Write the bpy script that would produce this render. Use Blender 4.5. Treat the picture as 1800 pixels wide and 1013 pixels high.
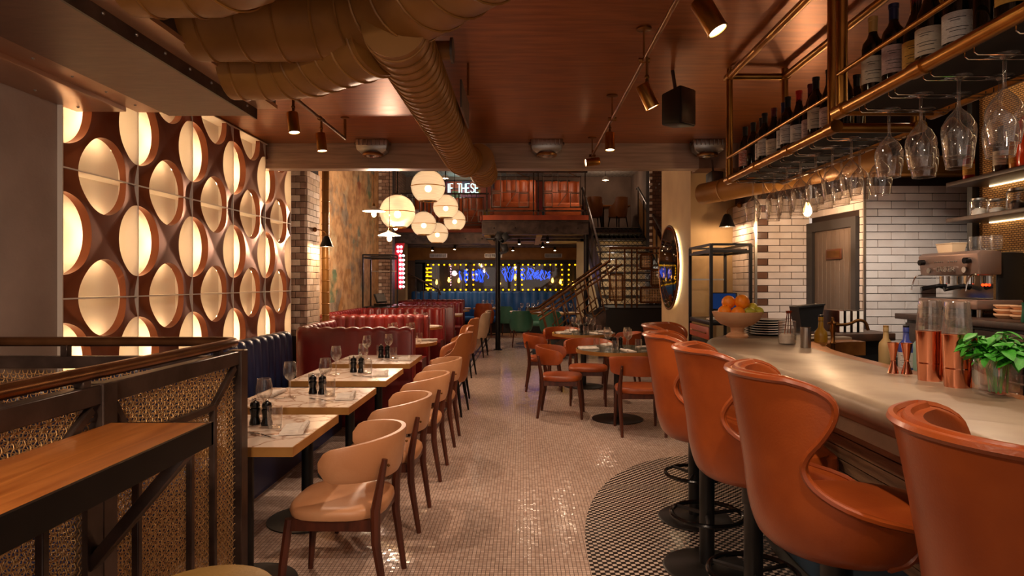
import bpy, bmesh, math, random
from mathutils import Vector, Matrix
random.seed(7)
PI = math.pi
for o in list(bpy.data.objects): bpy.data.objects.remove(o, do_unlink=True)
S = bpy.context.scene
C = S.collection

# ------------------------------------------------------------------ camera
H = 1.45
cam = bpy.data.cameras.new('camera'); cam.lens = 22.0; cam.sensor_width = 36.0; cam.sensor_fit = 'HORIZONTAL'
cam.shift_x = -20.0 / 1800; cam.shift_y = -9.5 / 1800; cam.clip_start = .05; cam.clip_end = 100
camo = bpy.data.objects.new('camera', cam); C.objects.link(camo)
camo.location = (0, 0, H); camo.rotation_euler = (PI / 2, 0, 0); S.camera = camo

# ------------------------------------------------------------------ world + view
w = bpy.data.worlds.new('world'); S.world = w; w.use_nodes = True
bg = w.node_tree.nodes['Background']; bg.inputs[0].default_value = (1.0, .78, .64, 1); bg.inputs[1].default_value = .68
S.view_settings.view_transform = 'Standard'; S.view_settings.look = 'None'
S.view_settings.exposure = 0.0; S.view_settings.gamma = 1.0; S.view_settings.use_curve_mapping = False

# ------------------------------------------------------------------ lamps (at the fittings, plus added ones without)
WARM = (1.0, .62, .34); WARM2 = (1.0, .71, .50); NEUT = (1.0, .86, .70)
def light(kind, loc, power, col=WARM, size=.04, target=None, spot=70, blend=.6, parent=None):
    l = bpy.data.lights.new('lamp_light', kind); l.energy = power; l.color = col
    if kind in ('POINT', 'SPOT'): l.shadow_soft_size = size
    if kind == 'SPOT': l.spot_size = math.radians(spot); l.spot_blend = blend
    o = bpy.data.objects.new('lamp_light', l); C.objects.link(o); o.location = loc
    if target is not None:
        d = Vector(target) - Vector(loc); o.rotation_euler = d.to_track_quat('-Z', 'Y').to_euler()
    return o
# track spots of the near ceiling, plus spots added without fittings as fill
for (x, y, tx, ty, p) in [(.64, 2.2, 1.35, 2.7, 60), (.64, 3.24, 1.1, 3.9, 45), (.64, 4.6, .2, 5.0, 50), (.6, 5.8, .9, 6.6, 40),
                          (-1.46, 4.0, -1.0, 3.7, 55), (-1.46, 4.65, -1.2, 5.1, 45),
                          (.64, 1.2, 1.2, 1.7, 60), (.64, -.4, .6, 1.6, 70), (-.5, -.6, -1.0, 2.2, 100), (-.9, .4, -1.05, 2.0, 40),
                          (1.9, 3.0, 1.3, 2.4, 45), (1.9, 1.6, 1.3, 1.6, 45), (2.3, 3.7, 3.0, 4.9, 70), (2.2, 3.2, 2.5, 5.3, 26), (.3, 2.2, -.1, 3.2, 75), (.2, 4.2, -.2, 5.0, 45), (-.3, -.8, -2.5, 2.6, 60), (-.5, .9, 1.2, 1.9, 50), (-.2, 2.6, 1.1, 3.3, 28)]:
    light('SPOT', (x, y, 2.38), p, NEUT if x in (2.3, 2.2) else WARM2, .03, (tx, ty, .5), 85, .8)
# downlights over the far dining room
for (x, y, z, p) in [(-.6, 14.6, 2.44, 40), (.6, 14.9, 2.44, 40), (-2.2, 17.6, 2.44, 40), (-.2, 17.4, 2.44, 45), (1.0, 17.0, 2.44, 40), (-1.4, 18.0, 2.44, 40)]:
    light('SPOT', (x, y, z), p, WARM2, .04, (x, y, 0), 110, .8)
for (x, y, z, p) in [(-.1, 7.6, 4.4, 190), (.6, 10.2, 4.5, 180), (-.9, 12.5, 4.5, 140), (1.6, 14.5, 4.5, 90), (2.4, 12.0, 4.5, 90), (0, 16.0, 4.5, 70)]:
    light('SPOT', (x, y, z), p, WARM2, .05, (x, y, 0), 75, .8)
light('SPOT', (-1.0, 9.4, 4.5), 150, WARM2, .05, (-3.1, 10.6, 2.3), 70, .9)  # added spot without a fitting, brightens the mural wall

# ------------------------------------------------------------------ mesh helpers
class MB:
    def __init__(s): s.v = []; s.f = []
    def add(s, vs, fs):
        n = len(s.v); s.v += [tuple(p) for p in vs]; s.f += [tuple(i + n for i in f) for f in fs]; return s
    def box(s, x0, x1, y0, y1, z0, z1):
        vs = [(x, y, z) for z in (z0, z1) for y in (y0, y1) for x in (x0, x1)]
        return s.add(vs, [(0, 2, 3, 1), (4, 5, 7, 6), (0, 1, 5, 4), (2, 6, 7, 3), (0, 4, 6, 2), (1, 3, 7, 5)])
    def cbox(s, c, sz, rot=None):
        vs = []
        for z in (-.5, .5):
            for y in (-.5, .5):
                for x in (-.5, .5):
                    p = Vector((x * sz[0], y * sz[1], z * sz[2]))
                    if rot is not None: p = rot @ p
                    vs.append(p + Vector(c))
        return s.add(vs, [(0, 2, 3, 1), (4, 5, 7, 6), (0, 1, 5, 4), (2, 6, 7, 3), (0, 4, 6, 2), (1, 3, 7, 5)])
    def bar(s, p0, p1, w, h, up=(0, 0, 1)):
        p0 = Vector(p0); p1 = Vector(p1); d = (p1 - p0).normalized(); u = Vector(up)
        if abs(d.dot(u)) > .99: u = Vector((0, 1, 0))
        sd = d.cross(u).normalized(); u = sd.cross(d).normalized()
        vs = [p + sd * (a * w / 2) + u * (b * h / 2) for p in (p0, p1) for a, b in ((-1, -1), (1, -1), (1, 1), (-1, 1))]
        return s.add(vs, [(0, 1, 2, 3), (7, 6, 5, 4), (0, 4, 5, 1), (1, 5, 6, 2), (2, 6, 7, 3), (3, 7, 4, 0)])
    def loft(s, loops, closed=False, cap=True, cyc=True):
        n = len(loops[0]); m = len(loops); vs = [p for l in loops for p in l]; fs = []
        for i in range(m if closed else m - 1):
            a = i * n; b = ((i + 1) % m) * n
            for j in range(n if cyc else n - 1):
                k = (j + 1) % n; fs.append((a + j, a + k, b + k, b + j))
        if cap and not closed and cyc:
            fs.append(tuple(range(n - 1, -1, -1))); fs.append(tuple((m - 1) * n + j for j in range(n)))
        return s.add(vs, fs)
    def tube(s, pts, r, seg=8, closed=False, cap=True):
        pts = [Vector(p) for p in pts]; m = len(pts); loops = []; prev = None
        for i in range(m):
            if closed: t = pts[(i + 1) % m] - pts[i - 1]
            else: t = pts[min(i + 1, m - 1)] - pts[max(i - 1, 0)]
            t = t.normalized()
            if prev is None:
                a = Vector((0, 0, 1)) if abs(t.z) < .9 else Vector((1, 0, 0)); nrm = (a - t * a.dot(t)).normalized()
            else: nrm = (prev - t * prev.dot(t)).normalized()
            prev = nrm; b = t.cross(nrm); rr = r[i] if isinstance(r, (list, tuple)) else r
            loops.append([pts[i] + (nrm * math.cos(k * 2 * PI / seg) + b * math.sin(k * 2 * PI / seg)) * rr for k in range(seg)])
        return s.loft(loops, closed, cap)
    def lathe(s, prof, seg=24, o=(0, 0, 0), R=None, caps=True):
        loops = []
        for (r, z) in prof:
            l = []
            for k in range(seg):
                p = Vector((r * math.cos(2 * PI * k / seg), r * math.sin(2 * PI * k / seg), z))
                if R is not None: p = R @ p
                l.append(p + Vector(o))
            loops.append(l)
        return s.loft(loops, False, caps)
    def prism(s, pts, vec):
        vec = Vector(vec); a = [Vector(p) for p in pts]; b = [p + vec for p in a]; n = len(a)
        fs = [tuple(range(n - 1, -1, -1)), tuple(range(n, 2 * n))] + [(i, (i + 1) % n, n + (i + 1) % n, n + i) for i in range(n)]
        return s.add(a + b, fs)
    def sphere(s, c, r, seg=16, rings=10, sc=(1, 1, 1)):
        prof = [(math.sin(PI * i / rings) * r, -math.cos(PI * i / rings) * r) for i in range(rings + 1)]
        prof[0] = (1e-4, -r); prof[-1] = (1e-4, r)
        n0 = len(s.v); s.lathe(prof, seg)
        for i in range(n0, len(s.v)):
            p = s.v[i]; s.v[i] = (p[0] * sc[0] + c[0], p[1] * sc[1] + c[1], p[2] * sc[2] + c[2])
        return s
    def xf(s, M):
        s.v = [tuple(M @ Vector(p)) for p in s.v]; return s
    def mesh(s, name, bevel=0, sharp=38, bseg=2):
        me = bpy.data.meshes.new(name); me.from_pydata([tuple(p) for p in s.v], [], s.f)
        bm = bmesh.new(); bm.from_mesh(me)
        bmesh.ops.recalc_face_normals(bm, faces=bm.faces)
        if bevel:
            es = [e for e in bm.edges if len(e.link_faces) == 2 and e.calc_face_angle(0) > .6]
            bmesh.ops.bevel(bm, geom=es, offset=bevel, segments=bseg, affect='EDGES', profile=.5, clamp_overlap=True)
        bm.to_mesh(me); bm.free()
        me.polygons.foreach_set('use_smooth', [True] * len(me.polygons))
        me.set_sharp_from_angle(angle=math.radians(sharp)); me.update()
        return me
def link(name, me, mat, parent=None, loc=None, rz=0):
    o = bpy.data.objects.new(name, me); C.objects.link(o)
    if mat is not None and not me.materials: me.materials.append(mat)
    if parent is not None: o.parent = parent
    if loc is not None: o.location = loc
    if rz: o.rotation_euler.z = rz
    return o
def obj(name, mb, mat, parent=None, loc=None, bevel=0, sharp=38, rz=0, bseg=2):
    return link(name, mb.mesh(name, bevel, sharp, bseg), mat, parent, loc, rz)
def tag(o, label, cat, group=None):
    o['label'] = label; o['category'] = cat
    if group: o['group'] = group
    return o
def thing(name, label, cat, loc=(0, 0, 0), rz=0, group=None):
    o = bpy.data.objects.new(name, None); C.objects.link(o); o.empty_display_size = .1
    o.location = loc; o.rotation_euler = (0, 0, rz); return tag(o, label, cat, group)
def struct(name, mb, mat, parent=None, bevel=0, label=None):
    o = obj(name, mb, mat, parent, bevel=bevel)
    o['kind'] = 'structure'
    if label: o['label'] = label
    return o
def stuff(o): o['kind'] = 'stuff'; return o
KIDS = {}
def clone(root, loc, rz=0, label=None, group=None, sc=None):
    def cp(o, par):
        c = o.copy(); C.objects.link(c); c.parent = par
        for ch in (KIDS.setdefault(o.name, list(o.children)) if par is None else list(o.children)): cp(ch, c)
        return c
    r = cp(root, None); r.location = loc; r.rotation_euler = (0, 0, rz)
    if sc: r.scale = (sc, sc, sc)
    if label: r['label'] = label
    if group: r['group'] = group
    return r
class Maker:
    """first call places the original, later calls place copies"""
    def __init__(s, fn): s.fn = fn; s.root = None
    def __call__(s, loc, rz, label, group=None, sc=None):
        if s.root is None:
            s.root = s.fn(); r = s.root; r.location = loc; r.rotation_euler = (0, 0, rz); r['label'] = label
            if sc: r.scale = (sc, sc, sc)
            if group: r['group'] = group
            return r
        return clone(s.root, loc, rz, label, group, sc)
ORD = ['first', 'second', 'third', 'fourth', 'fifth', 'sixth', 'seventh', 'eighth', 'ninth', 'tenth', 'eleventh', 'twelfth', 'thirteenth', 'fourteenth', 'fifteenth', 'sixteenth', 'seventeenth', 'eighteenth']

# ------------------------------------------------------------------ materials
def lin(c):
    if max(c) > 1.01: c = [x / 255 for x in c]
    return tuple((x / 12.92 if x <= .04045 else ((x + .055) / 1.055) ** 2.4) for x in c)
def newmat(name):
    m = bpy.data.materials.new(name); m.use_nodes = True
    return m, m.node_tree.nodes, m.node_tree.links, m.node_tree.nodes['Principled BSDF']
def rgb(c, k=1.0): c = lin(c); return (c[0] * k, c[1] * k, c[2] * k, 1)
def coords(N, L, sc=(1, 1, 1), rnd=True):
    tc = N.new('ShaderNodeTexCoord'); mp = N.new('ShaderNodeMapping'); mp.inputs['Scale'].default_value = sc
    if rnd:
        oi = N.new('ShaderNodeObjectInfo'); mu = N.new('ShaderNodeMath'); mu.operation = 'MULTIPLY'; mu.inputs[1].default_value = 37.0
        L.new(oi.outputs['Random'], mu.inputs[0]); ad = N.new('ShaderNodeVectorMath'); ad.operation = 'ADD'
        L.new(tc.outputs['Object'], ad.inputs[0]); L.new(mu.outputs[0], ad.inputs[1]); L.new(ad.outputs[0], mp.inputs[0])
    else: L.new(tc.outputs['Object'], mp.inputs[0])
    return mp.outputs[0]
def mat(name, c, rough=.5, metal=0, c2=None, ns=6, stretch=(1, 1, 1), bump=0, bscale=None, coat=0, spec=.5, rv=0, detail=5, lo=.35, hi=.65, objrnd=0):
    m, N, L, B = newmat(name)
    B.inputs['Base Color'].default_value = rgb(c); B.inputs['Roughness'].default_value = rough
    B.inputs['Metallic'].default_value = metal; B.inputs['Coat Weight'].default_value = coat; B.inputs['Coat Roughness'].default_value = .15
    B.inputs['Specular IOR Level'].default_value = spec
    if c2 is not None or bump or rv:
        v = coords(N, L, stretch); n = N.new('ShaderNodeTexNoise'); n.inputs['Scale'].default_value = ns; n.inputs['Detail'].default_value = detail
        L.new(v, n.inputs['Vector'])
        if c2 is not None:
            r = N.new('ShaderNodeValToRGB'); r.color_ramp.elements[0].position = lo; r.color_ramp.elements[1].position = hi
            r.color_ramp.elements[0].color = rgb(c); r.color_ramp.elements[1].color = rgb(c2)
            L.new(n.outputs['Fac'], r.inputs[0]); out = r.outputs[0]
            if objrnd:
                oi = N.new('ShaderNodeObjectInfo'); hs = N.new('ShaderNodeHueSaturation'); mr = N.new('ShaderNodeMapRange')
                mr.inputs[3].default_value = 1 - objrnd; mr.inputs[4].default_value = 1 + objrnd
                L.new(oi.outputs['Random'], mr.inputs[0]); L.new(mr.outputs[0], hs.inputs['Value']); L.new(out, hs.inputs['Color']); out = hs.outputs[0]
            L.new(out, B.inputs['Base Color'])
        if rv:
            mr = N.new('ShaderNodeMapRange'); mr.inputs[3].default_value = max(.02, rough - rv); mr.inputs[4].default_value = rough + rv
            L.new(n.outputs['Fac'], mr.inputs[0]); L.new(mr.outputs[0], B.inputs['Roughness'])
        if bump:
            n2 = N.new('ShaderNodeTexNoise'); n2.inputs['Scale'].default_value = bscale or ns * 4; n2.inputs['Detail'].default_value = 3
            L.new(v, n2.inputs['Vector']); b = N.new('ShaderNodeBump'); b.inputs['Strength'].default_value = bump; b.inputs['Distance'].default_value = .01
            L.new(n2.outputs['Fac'], b.inputs['Height']); L.new(b.outputs[0], B.inputs['Normal'])
    return m
def emat(name, c, st, c2=None):
    m, N, L, B = newmat(name); N.remove(B); e = N.new('ShaderNodeEmission'); e.inputs[0].default_value = rgb(c); e.inputs[1].default_value = st
    L.new(e.outputs[0], N['Material Output'].inputs[0]); return m
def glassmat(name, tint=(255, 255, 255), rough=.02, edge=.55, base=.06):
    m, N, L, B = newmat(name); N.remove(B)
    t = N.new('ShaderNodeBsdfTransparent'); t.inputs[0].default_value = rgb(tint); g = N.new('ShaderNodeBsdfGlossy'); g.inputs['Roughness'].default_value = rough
    df = N.new('ShaderNodeBsdfDiffuse'); gm = N.new('ShaderNodeMixShader'); gm.inputs[0].default_value = .12; L.new(g.outputs[0], gm.inputs[1]); L.new(df.outputs[0], gm.inputs[2]); g = gm  # white diffuse mixed in to imitate highlights on the glass
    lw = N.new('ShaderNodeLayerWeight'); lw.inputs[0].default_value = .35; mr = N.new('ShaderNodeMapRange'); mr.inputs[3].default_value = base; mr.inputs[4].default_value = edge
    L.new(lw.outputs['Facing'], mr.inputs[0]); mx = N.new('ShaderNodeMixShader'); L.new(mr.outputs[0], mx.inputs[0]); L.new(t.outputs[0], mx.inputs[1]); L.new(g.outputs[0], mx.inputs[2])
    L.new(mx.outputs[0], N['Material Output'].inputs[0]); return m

m_copper_ceil = mat('copper_ceiling', (140, 80, 42), .34, .55, (172, 106, 60), 5, (.6, 5, 5), .05, 20, rv=.06)
m_bulkhead = mat('brushed_bulkhead', (150, 130, 114), .38, .35, (176, 152, 132), 6, (.5, 1, 8), .04, 30)
m_soffit = mat('soffit_board', (112, 80, 62), .42, .1, (124, 90, 70), 8, (1, 4, 1), .03, 40)
m_soffit_l = mat('soffit_metal', (176, 134, 106), .3, .6, (190, 146, 114), 5, (1, 1, 1))
m_sheet = mat('pale_copper_sheet', (196, 156, 122), .32, .3, (180, 140, 108), 4)
m_steel_dk = mat('dark_steel', (96, 80, 72), .36, .6, (62, 50, 45), 7, (1, 1, 1), .05, 30)
m_steel_blk = mat('black_steel', (24, 22, 21), .38, .5, (34, 30, 28), 6)
m_grey_metal = mat('grey_sheet_metal', (92, 88, 84), .45, .6, (120, 112, 104), 5, (1, 1, 1), .04, 30)
m_ochre = mat('ochre_duct', (166, 118, 56), .42, .15, (142, 98, 44), 4, (1, 1, 1), .04, 14)
m_brass = mat('brass', (190, 140, 70), .28, .95, (160, 112, 52), 8)
m_brass_dk = mat('aged_brass', (150, 104, 54), .34, .9, (118, 80, 40), 8)
m_handrail = mat('bronze_handrail', (138, 98, 64), .26, .85, (106, 72, 46), 9)
m_copper = mat('polished_copper', (222, 152, 122), .14, 1.0)
m_copper_pan = mat('copper_panel', (158, 96, 66), .3, .6, (136, 80, 54), 3)
m_chrome = mat('chrome', (210, 208, 205), .1, 1.0)
m_steel_br = mat('brushed_steel', (170, 166, 160), .3, 1.0)
m_white = mat('white_panel', (236, 226, 214), .6)
m_plaster_g = mat('grey_plaster', (178, 160, 150), .75, 0, (156, 138, 128), 2.2, (1, 1, 1), .1, 60)
m_cream = mat('cream_plaster', (186, 158, 114), .7, 0, (166, 138, 98), 2.0, (1, 1, 1), .1, 50)
m_grey_wall = mat('brown_grey_plaster', (140, 118, 104), .8, 0, (112, 92, 80), 1.4, (1, 1, 1), .05, 20)
m_dark = mat('dark_void', (20, 16, 14), .8)
m_white_ceil = mat('white_rough_ceiling', (190, 184, 176), .9, 0, (130, 124, 118), 12, (1, 1, 1), .5, 20)
m_mezz_ceil = mat('ochre_board', (196, 160, 96), .6, 0, (180, 144, 82), 3)
m_leather_or = mat('orange_leather', (160, 76, 29), .34, 0, (136, 60, 22), 5, (1, 1, 1), .06, 160, coat=.15)
m_leather_or2 = mat('orange_leather_chair', (172, 82, 32), .4, 0, (148, 66, 25), 6, (1, 1, 1), .06, 160)
m_leather_tan = mat('tan_leather', (206, 152, 110), .42, 0, (186, 128, 86), 4, (1, 1, 1), .06, 160)
m_leather_ton = mat('caramel_leather', (186, 118, 66), .42, 0, (166, 100, 54), 4, (1, 1, 1), .06, 160)
m_leather_bei = mat('beige_leather', (206, 176, 142), .45, 0, (186, 156, 124), 4, (1, 1, 1), .06, 160)
m_leather_red = mat('red_leather', (126, 30, 27), .36, 0, (98, 22, 22), 3, (1, 1, 1), .06, 120)
m_leather_blue = mat('navy_leather', (52, 62, 104), .36, 0, (40, 48, 84), 3, (1, 1, 1), .06, 120)
m_leather_blue2 = mat('royal_blue_leather', (40, 92, 150), .38, 0, (32, 74, 126), 3, (1, 1, 1), .06, 120)
m_leather_grn = mat('green_leather', (66, 120, 96), .45, 0, (52, 100, 78), 3)
m_leather_khaki = mat('khaki_leather', (176, 140, 74), .45, 0, (150, 116, 56), 4, (1, 1, 1), .1, 140)
m_wood_leg = mat('mahogany', (92, 44, 26), .4, 0, (66, 30, 18), 5, (6, 6, 1), .02, 20)
m_wood_dk = mat('dark_wood', (66, 40, 26), .45, 0, (44, 28, 20), 4, (1, 8, 8), .04, 12)
m_wood_edge = mat('brass_edge', (190, 140, 76), .4, .35, (168, 118, 60), 6)
m_black = mat('black_paint', (16, 15, 15), .4)
m_black_gl = mat('black_gloss', (12, 12, 13), .15)
m_napkin = mat('linen', (228, 218, 206), .85, 0, (206, 196, 186), 30)
m_orange = mat('orange_peel', (252, 152, 30), .45, 0, (244, 132, 20), 20, (1, 1, 1), .25, 90)
m_lime = mat('lime_peel', (150, 160, 44), .45, 0, (196, 180, 50), 6, (1, 1, 1), .2, 90)
m_bowl = mat('wooden_bowl', (226, 178, 136), .45, 0, (204, 150, 108), 3, (1, 1, 6), .02)
m_bottle = mat('dark_bottle_glass', (10, 14, 9), .06, 0, coat=.3)
m_bottle_g = mat('green_bottle_glass', (14, 32, 12), .06, 0)
m_paper = [mat('paper_label_%s' % k, c, .7, 0, c2, 40, (.2, 3, 9)) for k, c, c2 in [('cream', (224, 212, 190), (206, 192, 168)), ('white', (230, 226, 220), (206, 200, 192)), ('red', (196, 60, 44), (226, 206, 190)), ('yellow', (214, 166, 74), (190, 140, 56)), ('pink', (206, 178, 172), (180, 152, 146))]]
m_caps = [mat('capsule_%s' % k, c, .35, .2) for k, c in [('black', (20, 18, 18)), ('red', (190, 34, 22)), ('gold', (190, 150, 84)), ('navy', (28, 34, 70)), ('wine', (90, 20, 26))]]
m_glass = glassmat('clear_glass')
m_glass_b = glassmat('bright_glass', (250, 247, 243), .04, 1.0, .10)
m_mirror = mat('bronze_mirror', (150, 120, 96), .04, 1.0)
m_leaf = mat('mint_leaf', (64, 160, 40), .45, 0, (36, 116, 24), 25, (1, 1, 1), .2, 60)
m_green = mat('green_jug', (14, 110, 78), .35)
m_machine = mat('taupe_machine', (132, 104, 90), .35, .5)
m_zinc = mat('zinc_counter', (154, 138, 118), .38, .05, (112, 94, 76), 2.2, (1, 1, 1), .05, 18, rv=.1, lo=.38, hi=.62)
m_counter_edge = mat('counter_moulding', (126, 104, 82), .5, .05, (110, 90, 72), 6, (1, 1, 1), .2, 30)
m_bar_slat = mat('bar_slat_wood', (150, 116, 86), .55, 0, (110, 82, 60), 5, (8, 1, 8), .2, 20)
m_teal = mat('blue_bar_front', (24, 74, 106), .5, 0, (18, 58, 86), 4)
m_copper_strip = mat('copper_worktop', (190, 124, 60), .3, .7, (150, 92, 44), 10)
m_brick = [mat('pillar_brick_%d' % i, c, .8, 0, c2, 9, (1, 1, 1), .4, 30, objrnd=.18) for i, (c, c2) in enumerate([((190, 162, 144), (152, 124, 108)), ((246, 232, 216), (220, 202, 184)), ((222, 200, 174), (196, 172, 146))])]
m_tile = mat('glazed_brick', (232, 222, 218), .14, 0, (214, 200, 194), 4, (1, 1, 1), .12, 10, objrnd=.1)
m_tile_dk = mat('brown_glazed_brick', (120, 86, 70), .2, 0, (98, 68, 54), 4, (1, 1, 1), .12, 10, objrnd=.12)
m_grout = mat('dark_grout', (48, 32, 26), .9)
m_door = mat('taupe_door', (116, 98, 86), .5, 0, (106, 90, 78), 5)
m_dframe = mat('door_frame', (46, 40, 38), .45)
m_plaque = mat('plaque', (104, 58, 34), .4, .3)
m_wire = mat('brass_wire', (222, 180, 122), .35, .6)
m_wicker = mat('wicker', (190, 146, 86), .6, 0, (160, 116, 62), 20, (1, 1, 1), .3, 60)
m_mahog_trim = mat('orange_beam', (176, 76, 34), .5, 0, (150, 60, 26), 4)
m_sign_red = mat('sign_red', (190, 30, 44), .4)
m_tvscreen = emat('screen_glow', (60, 100, 180), .16)
m_white_en = mat('white_enamel', (240, 230, 214), .35)
e_bulb = emat('bulb_glow', (255, 206, 140), 28)
e_bulb2 = emat('globe_bulb', (255, 222, 170), 16)
e_led = emat('led_tube', (255, 212, 156), 34)
e_strip = emat('shelf_strip', (255, 222, 170), 6)
e_ring = emat('mirror_backlight', (255, 232, 190), 9)
e_spot = emat('spot_lens', (255, 226, 180), 14)
e_yellow = emat('yellow_bulb', (255, 190, 20), 2.2)
e_blue = emat('blue_reflection', (40, 90, 255), 1.5)
e_neon = emat('white_neon', (190, 255, 240), 3.5)
e_pink = emat('marquee_bulb', (255, 200, 220), 14)
e_indic = emat('indicator_blue', (70, 90, 255), 4)
e_red = emat('indicator_red', (255, 60, 20), 4)
# ---- special materials
def mosaic(name, pitch, c1, c2, grout, checker=False, rough=.12, tilt=.05):
    m, N, L, B = newmat(name)
    tc = N.new('ShaderNodeTexCoord'); sc = N.new('ShaderNodeVectorMath'); sc.operation = 'SCALE'; sc.inputs['Scale'].default_value = 1 / pitch
    L.new(tc.outputs['Object'], sc.inputs[0])
    fl = N.new('ShaderNodeVectorMath'); fl.operation = 'FLOOR'; L.new(sc.outputs[0], fl.inputs[0])
    fr = N.new('ShaderNodeVectorMath'); fr.operation = 'FRACTION'; L.new(sc.outputs[0], fr.inputs[0])
    se = N.new('ShaderNodeSeparateXYZ'); L.new(fr.outputs[0], se.inputs[0])
    def math_(op, a, b=None):
        n = N.new('ShaderNodeMath'); n.operation = op
        for i, q in enumerate((a, b)):
            if q is None: continue
            if isinstance(q, (int, float)): n.inputs[i].default_value = q
            else: L.new(q, n.inputs[i])
        return n.outputs[0]
    dx = math_('ABSOLUTE', math_('SUBTRACT', se.outputs[0], .5)); dy = math_('ABSOLUTE', math_('SUBTRACT', se.outputs[1], .5))
    mask = math_('LESS_THAN', math_('MAXIMUM', dx, dy), .43)
    fl2 = N.new('ShaderNodeVectorMath'); fl2.operation = 'MULTIPLY'; fl2.inputs[1].default_value = (1, 1, 0); L.new(fl.outputs[0], fl2.inputs[0])
    wn = N.new('ShaderNodeTexWhiteNoise'); L.new(fl2.outputs[0], wn.inputs['Vector'])
    if checker:
        s2 = N.new('ShaderNodeSeparateXYZ'); L.new(fl.outputs[0], s2.inputs[0])
        fac = math_('MODULO', math_('ADD', math_('ADD', s2.outputs[0], s2.outputs[1]), 2000.0), 2.0)
    else: fac = wn.outputs['Value']
    mx = N.new('ShaderNodeMix'); mx.data_type = 'RGBA'; L.new(fac, mx.inputs[0]); mx.inputs[6].default_value = rgb(c1); mx.inputs[7].default_value = rgb(c2)
    m2 = N.new('ShaderNodeMix'); m2.data_type = 'RGBA'; L.new(mask, m2.inputs[0]); m2.inputs[6].default_value = rgb(grout); L.new(mx.outputs[2], m2.inputs[7])
    L.new(m2.outputs[2], B.inputs['Base Color'])
    mr = N.new('ShaderNodeMapRange'); mr.inputs[3].default_value = .7; mr.inputs[4].default_value = rough; L.new(mask, mr.inputs[0]); L.new(mr.outputs[0], B.inputs['Roughness'])
    sb = N.new('ShaderNodeVectorMath'); sb.operation = 'SUBTRACT'; sb.inputs[1].default_value = (.5, .5, .5); L.new(wn.outputs['Color'], sb.inputs[0])
    s3 = N.new('ShaderNodeVectorMath'); s3.operation = 'SCALE'; s3.inputs['Scale'].default_value = tilt; L.new(sb.outputs[0], s3.inputs[0])
    ge = N.new('ShaderNodeNewGeometry'); ad = N.new('ShaderNodeVectorMath'); ad.operation = 'ADD'; L.new(ge.outputs['Normal'], ad.inputs[0]); L.new(s3.outputs[0], ad.inputs[1])
    nz = N.new('ShaderNodeVectorMath'); nz.operation = 'NORMALIZE'; L.new(ad.outputs[0], nz.inputs[0]); L.new(nz.outputs[0], B.inputs['Normal'])
    return m
m_mosaic = mosaic('mosaic_floor', .021, (216, 192, 176), (186, 160, 144), (84, 62, 52))
m_mosaic_b = mosaic('houndstooth_mosaic', .024, (206, 188, 172), (30, 24, 24), (60, 46, 40), True, .18)
def marble(name):
    m, N, L, B = newmat(name); v = coords(N, L, (1, 1, 1))
    n = N.new('ShaderNodeTexNoise'); n.inputs['Scale'].default_value = 3.2; n.inputs['Detail'].default_value = 7; L.new(v, n.inputs['Vector'])
    mul = N.new('ShaderNodeVectorMath'); mul.operation = 'MULTIPLY_ADD'; L.new(n.outputs['Color'], mul.inputs[0]); mul.inputs[1].default_value = (.6, .6, .6); L.new(v, mul.inputs[2])
    vo = N.new('ShaderNodeTexVoronoi'); vo.feature = 'DISTANCE_TO_EDGE'; vo.inputs['Scale'].default_value = 5.0; L.new(mul.outputs[0], vo.inputs['Vector'])
    r = N.new('ShaderNodeValToRGB'); e = r.color_ramp.elements; e[0].position = 0; e[0].color = rgb((160, 124, 100)); e[1].position = .10; e[1].color = rgb((232, 218, 204))
    x = e.new(.035); x.color = rgb((208, 184, 166)); L.new(vo.outputs['Distance'], r.inputs[0])
    n2 = N.new('ShaderNodeTexNoise'); n2.inputs['Scale'].default_value = 4; L.new(v, n2.inputs['Vector'])
    mx = N.new('ShaderNodeMix'); mx.data_type = 'RGBA'; mx.blend_type = 'MULTIPLY'; mx.inputs[0].default_value = .5; L.new(r.outputs[0], mx.inputs[6])
    r2 = N.new('ShaderNodeValToRGB'); r2.color_ramp.elements[0].color = rgb((214, 190, 170)); r2.color_ramp.elements[1].color = (1, 1, 1, 1); L.new(n2.outputs['Fac'], r2.inputs[0]); L.new(r2.outputs[0], mx.inputs[7])
    L.new(mx.outputs[2], B.inputs['Base Color']); B.inputs['Roughness'].default_value = .24; return m
m_marble = marble('veined_marble')
m_marble_g = mat('dark_green_stone', (70, 72, 58), .14, 0, (46, 48, 38), 8)
def planks(name, c1, c2, along=1, rough=.35, ns=14):
    m, N, L, B = newmat(name); st = [9, 9, 9]; st[along] = .7; v = coords(N, L, tuple(st), False)
    n = N.new('ShaderNodeTexNoise'); n.inputs['Scale'].default_value = ns / 6; n.inputs['Detail'].default_value = 8; n.inputs['Distortion'].default_value = 1.2; L.new(v, n.inputs['Vector'])
    r = N.new('ShaderNodeValToRGB'); r.color_ramp.elements[0].position = .36; r.color_ramp.elements[1].position = .66; r.color_ramp.elements[0].color = rgb(c1); r.color_ramp.elements[1].color = rgb(c2)
    L.new(n.outputs['Fac'], r.inputs[0]); L.new(r.outputs[0], B.inputs['Base Color']); B.inputs['Roughness'].default_value = rough
    return m
m_oak = planks('oak_ledge', (150, 84, 34), (196, 122, 58), 1, .3)
m_woodfloor = planks('wood_floor', (110, 76, 48), (150, 108, 70), 1, .45)
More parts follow.
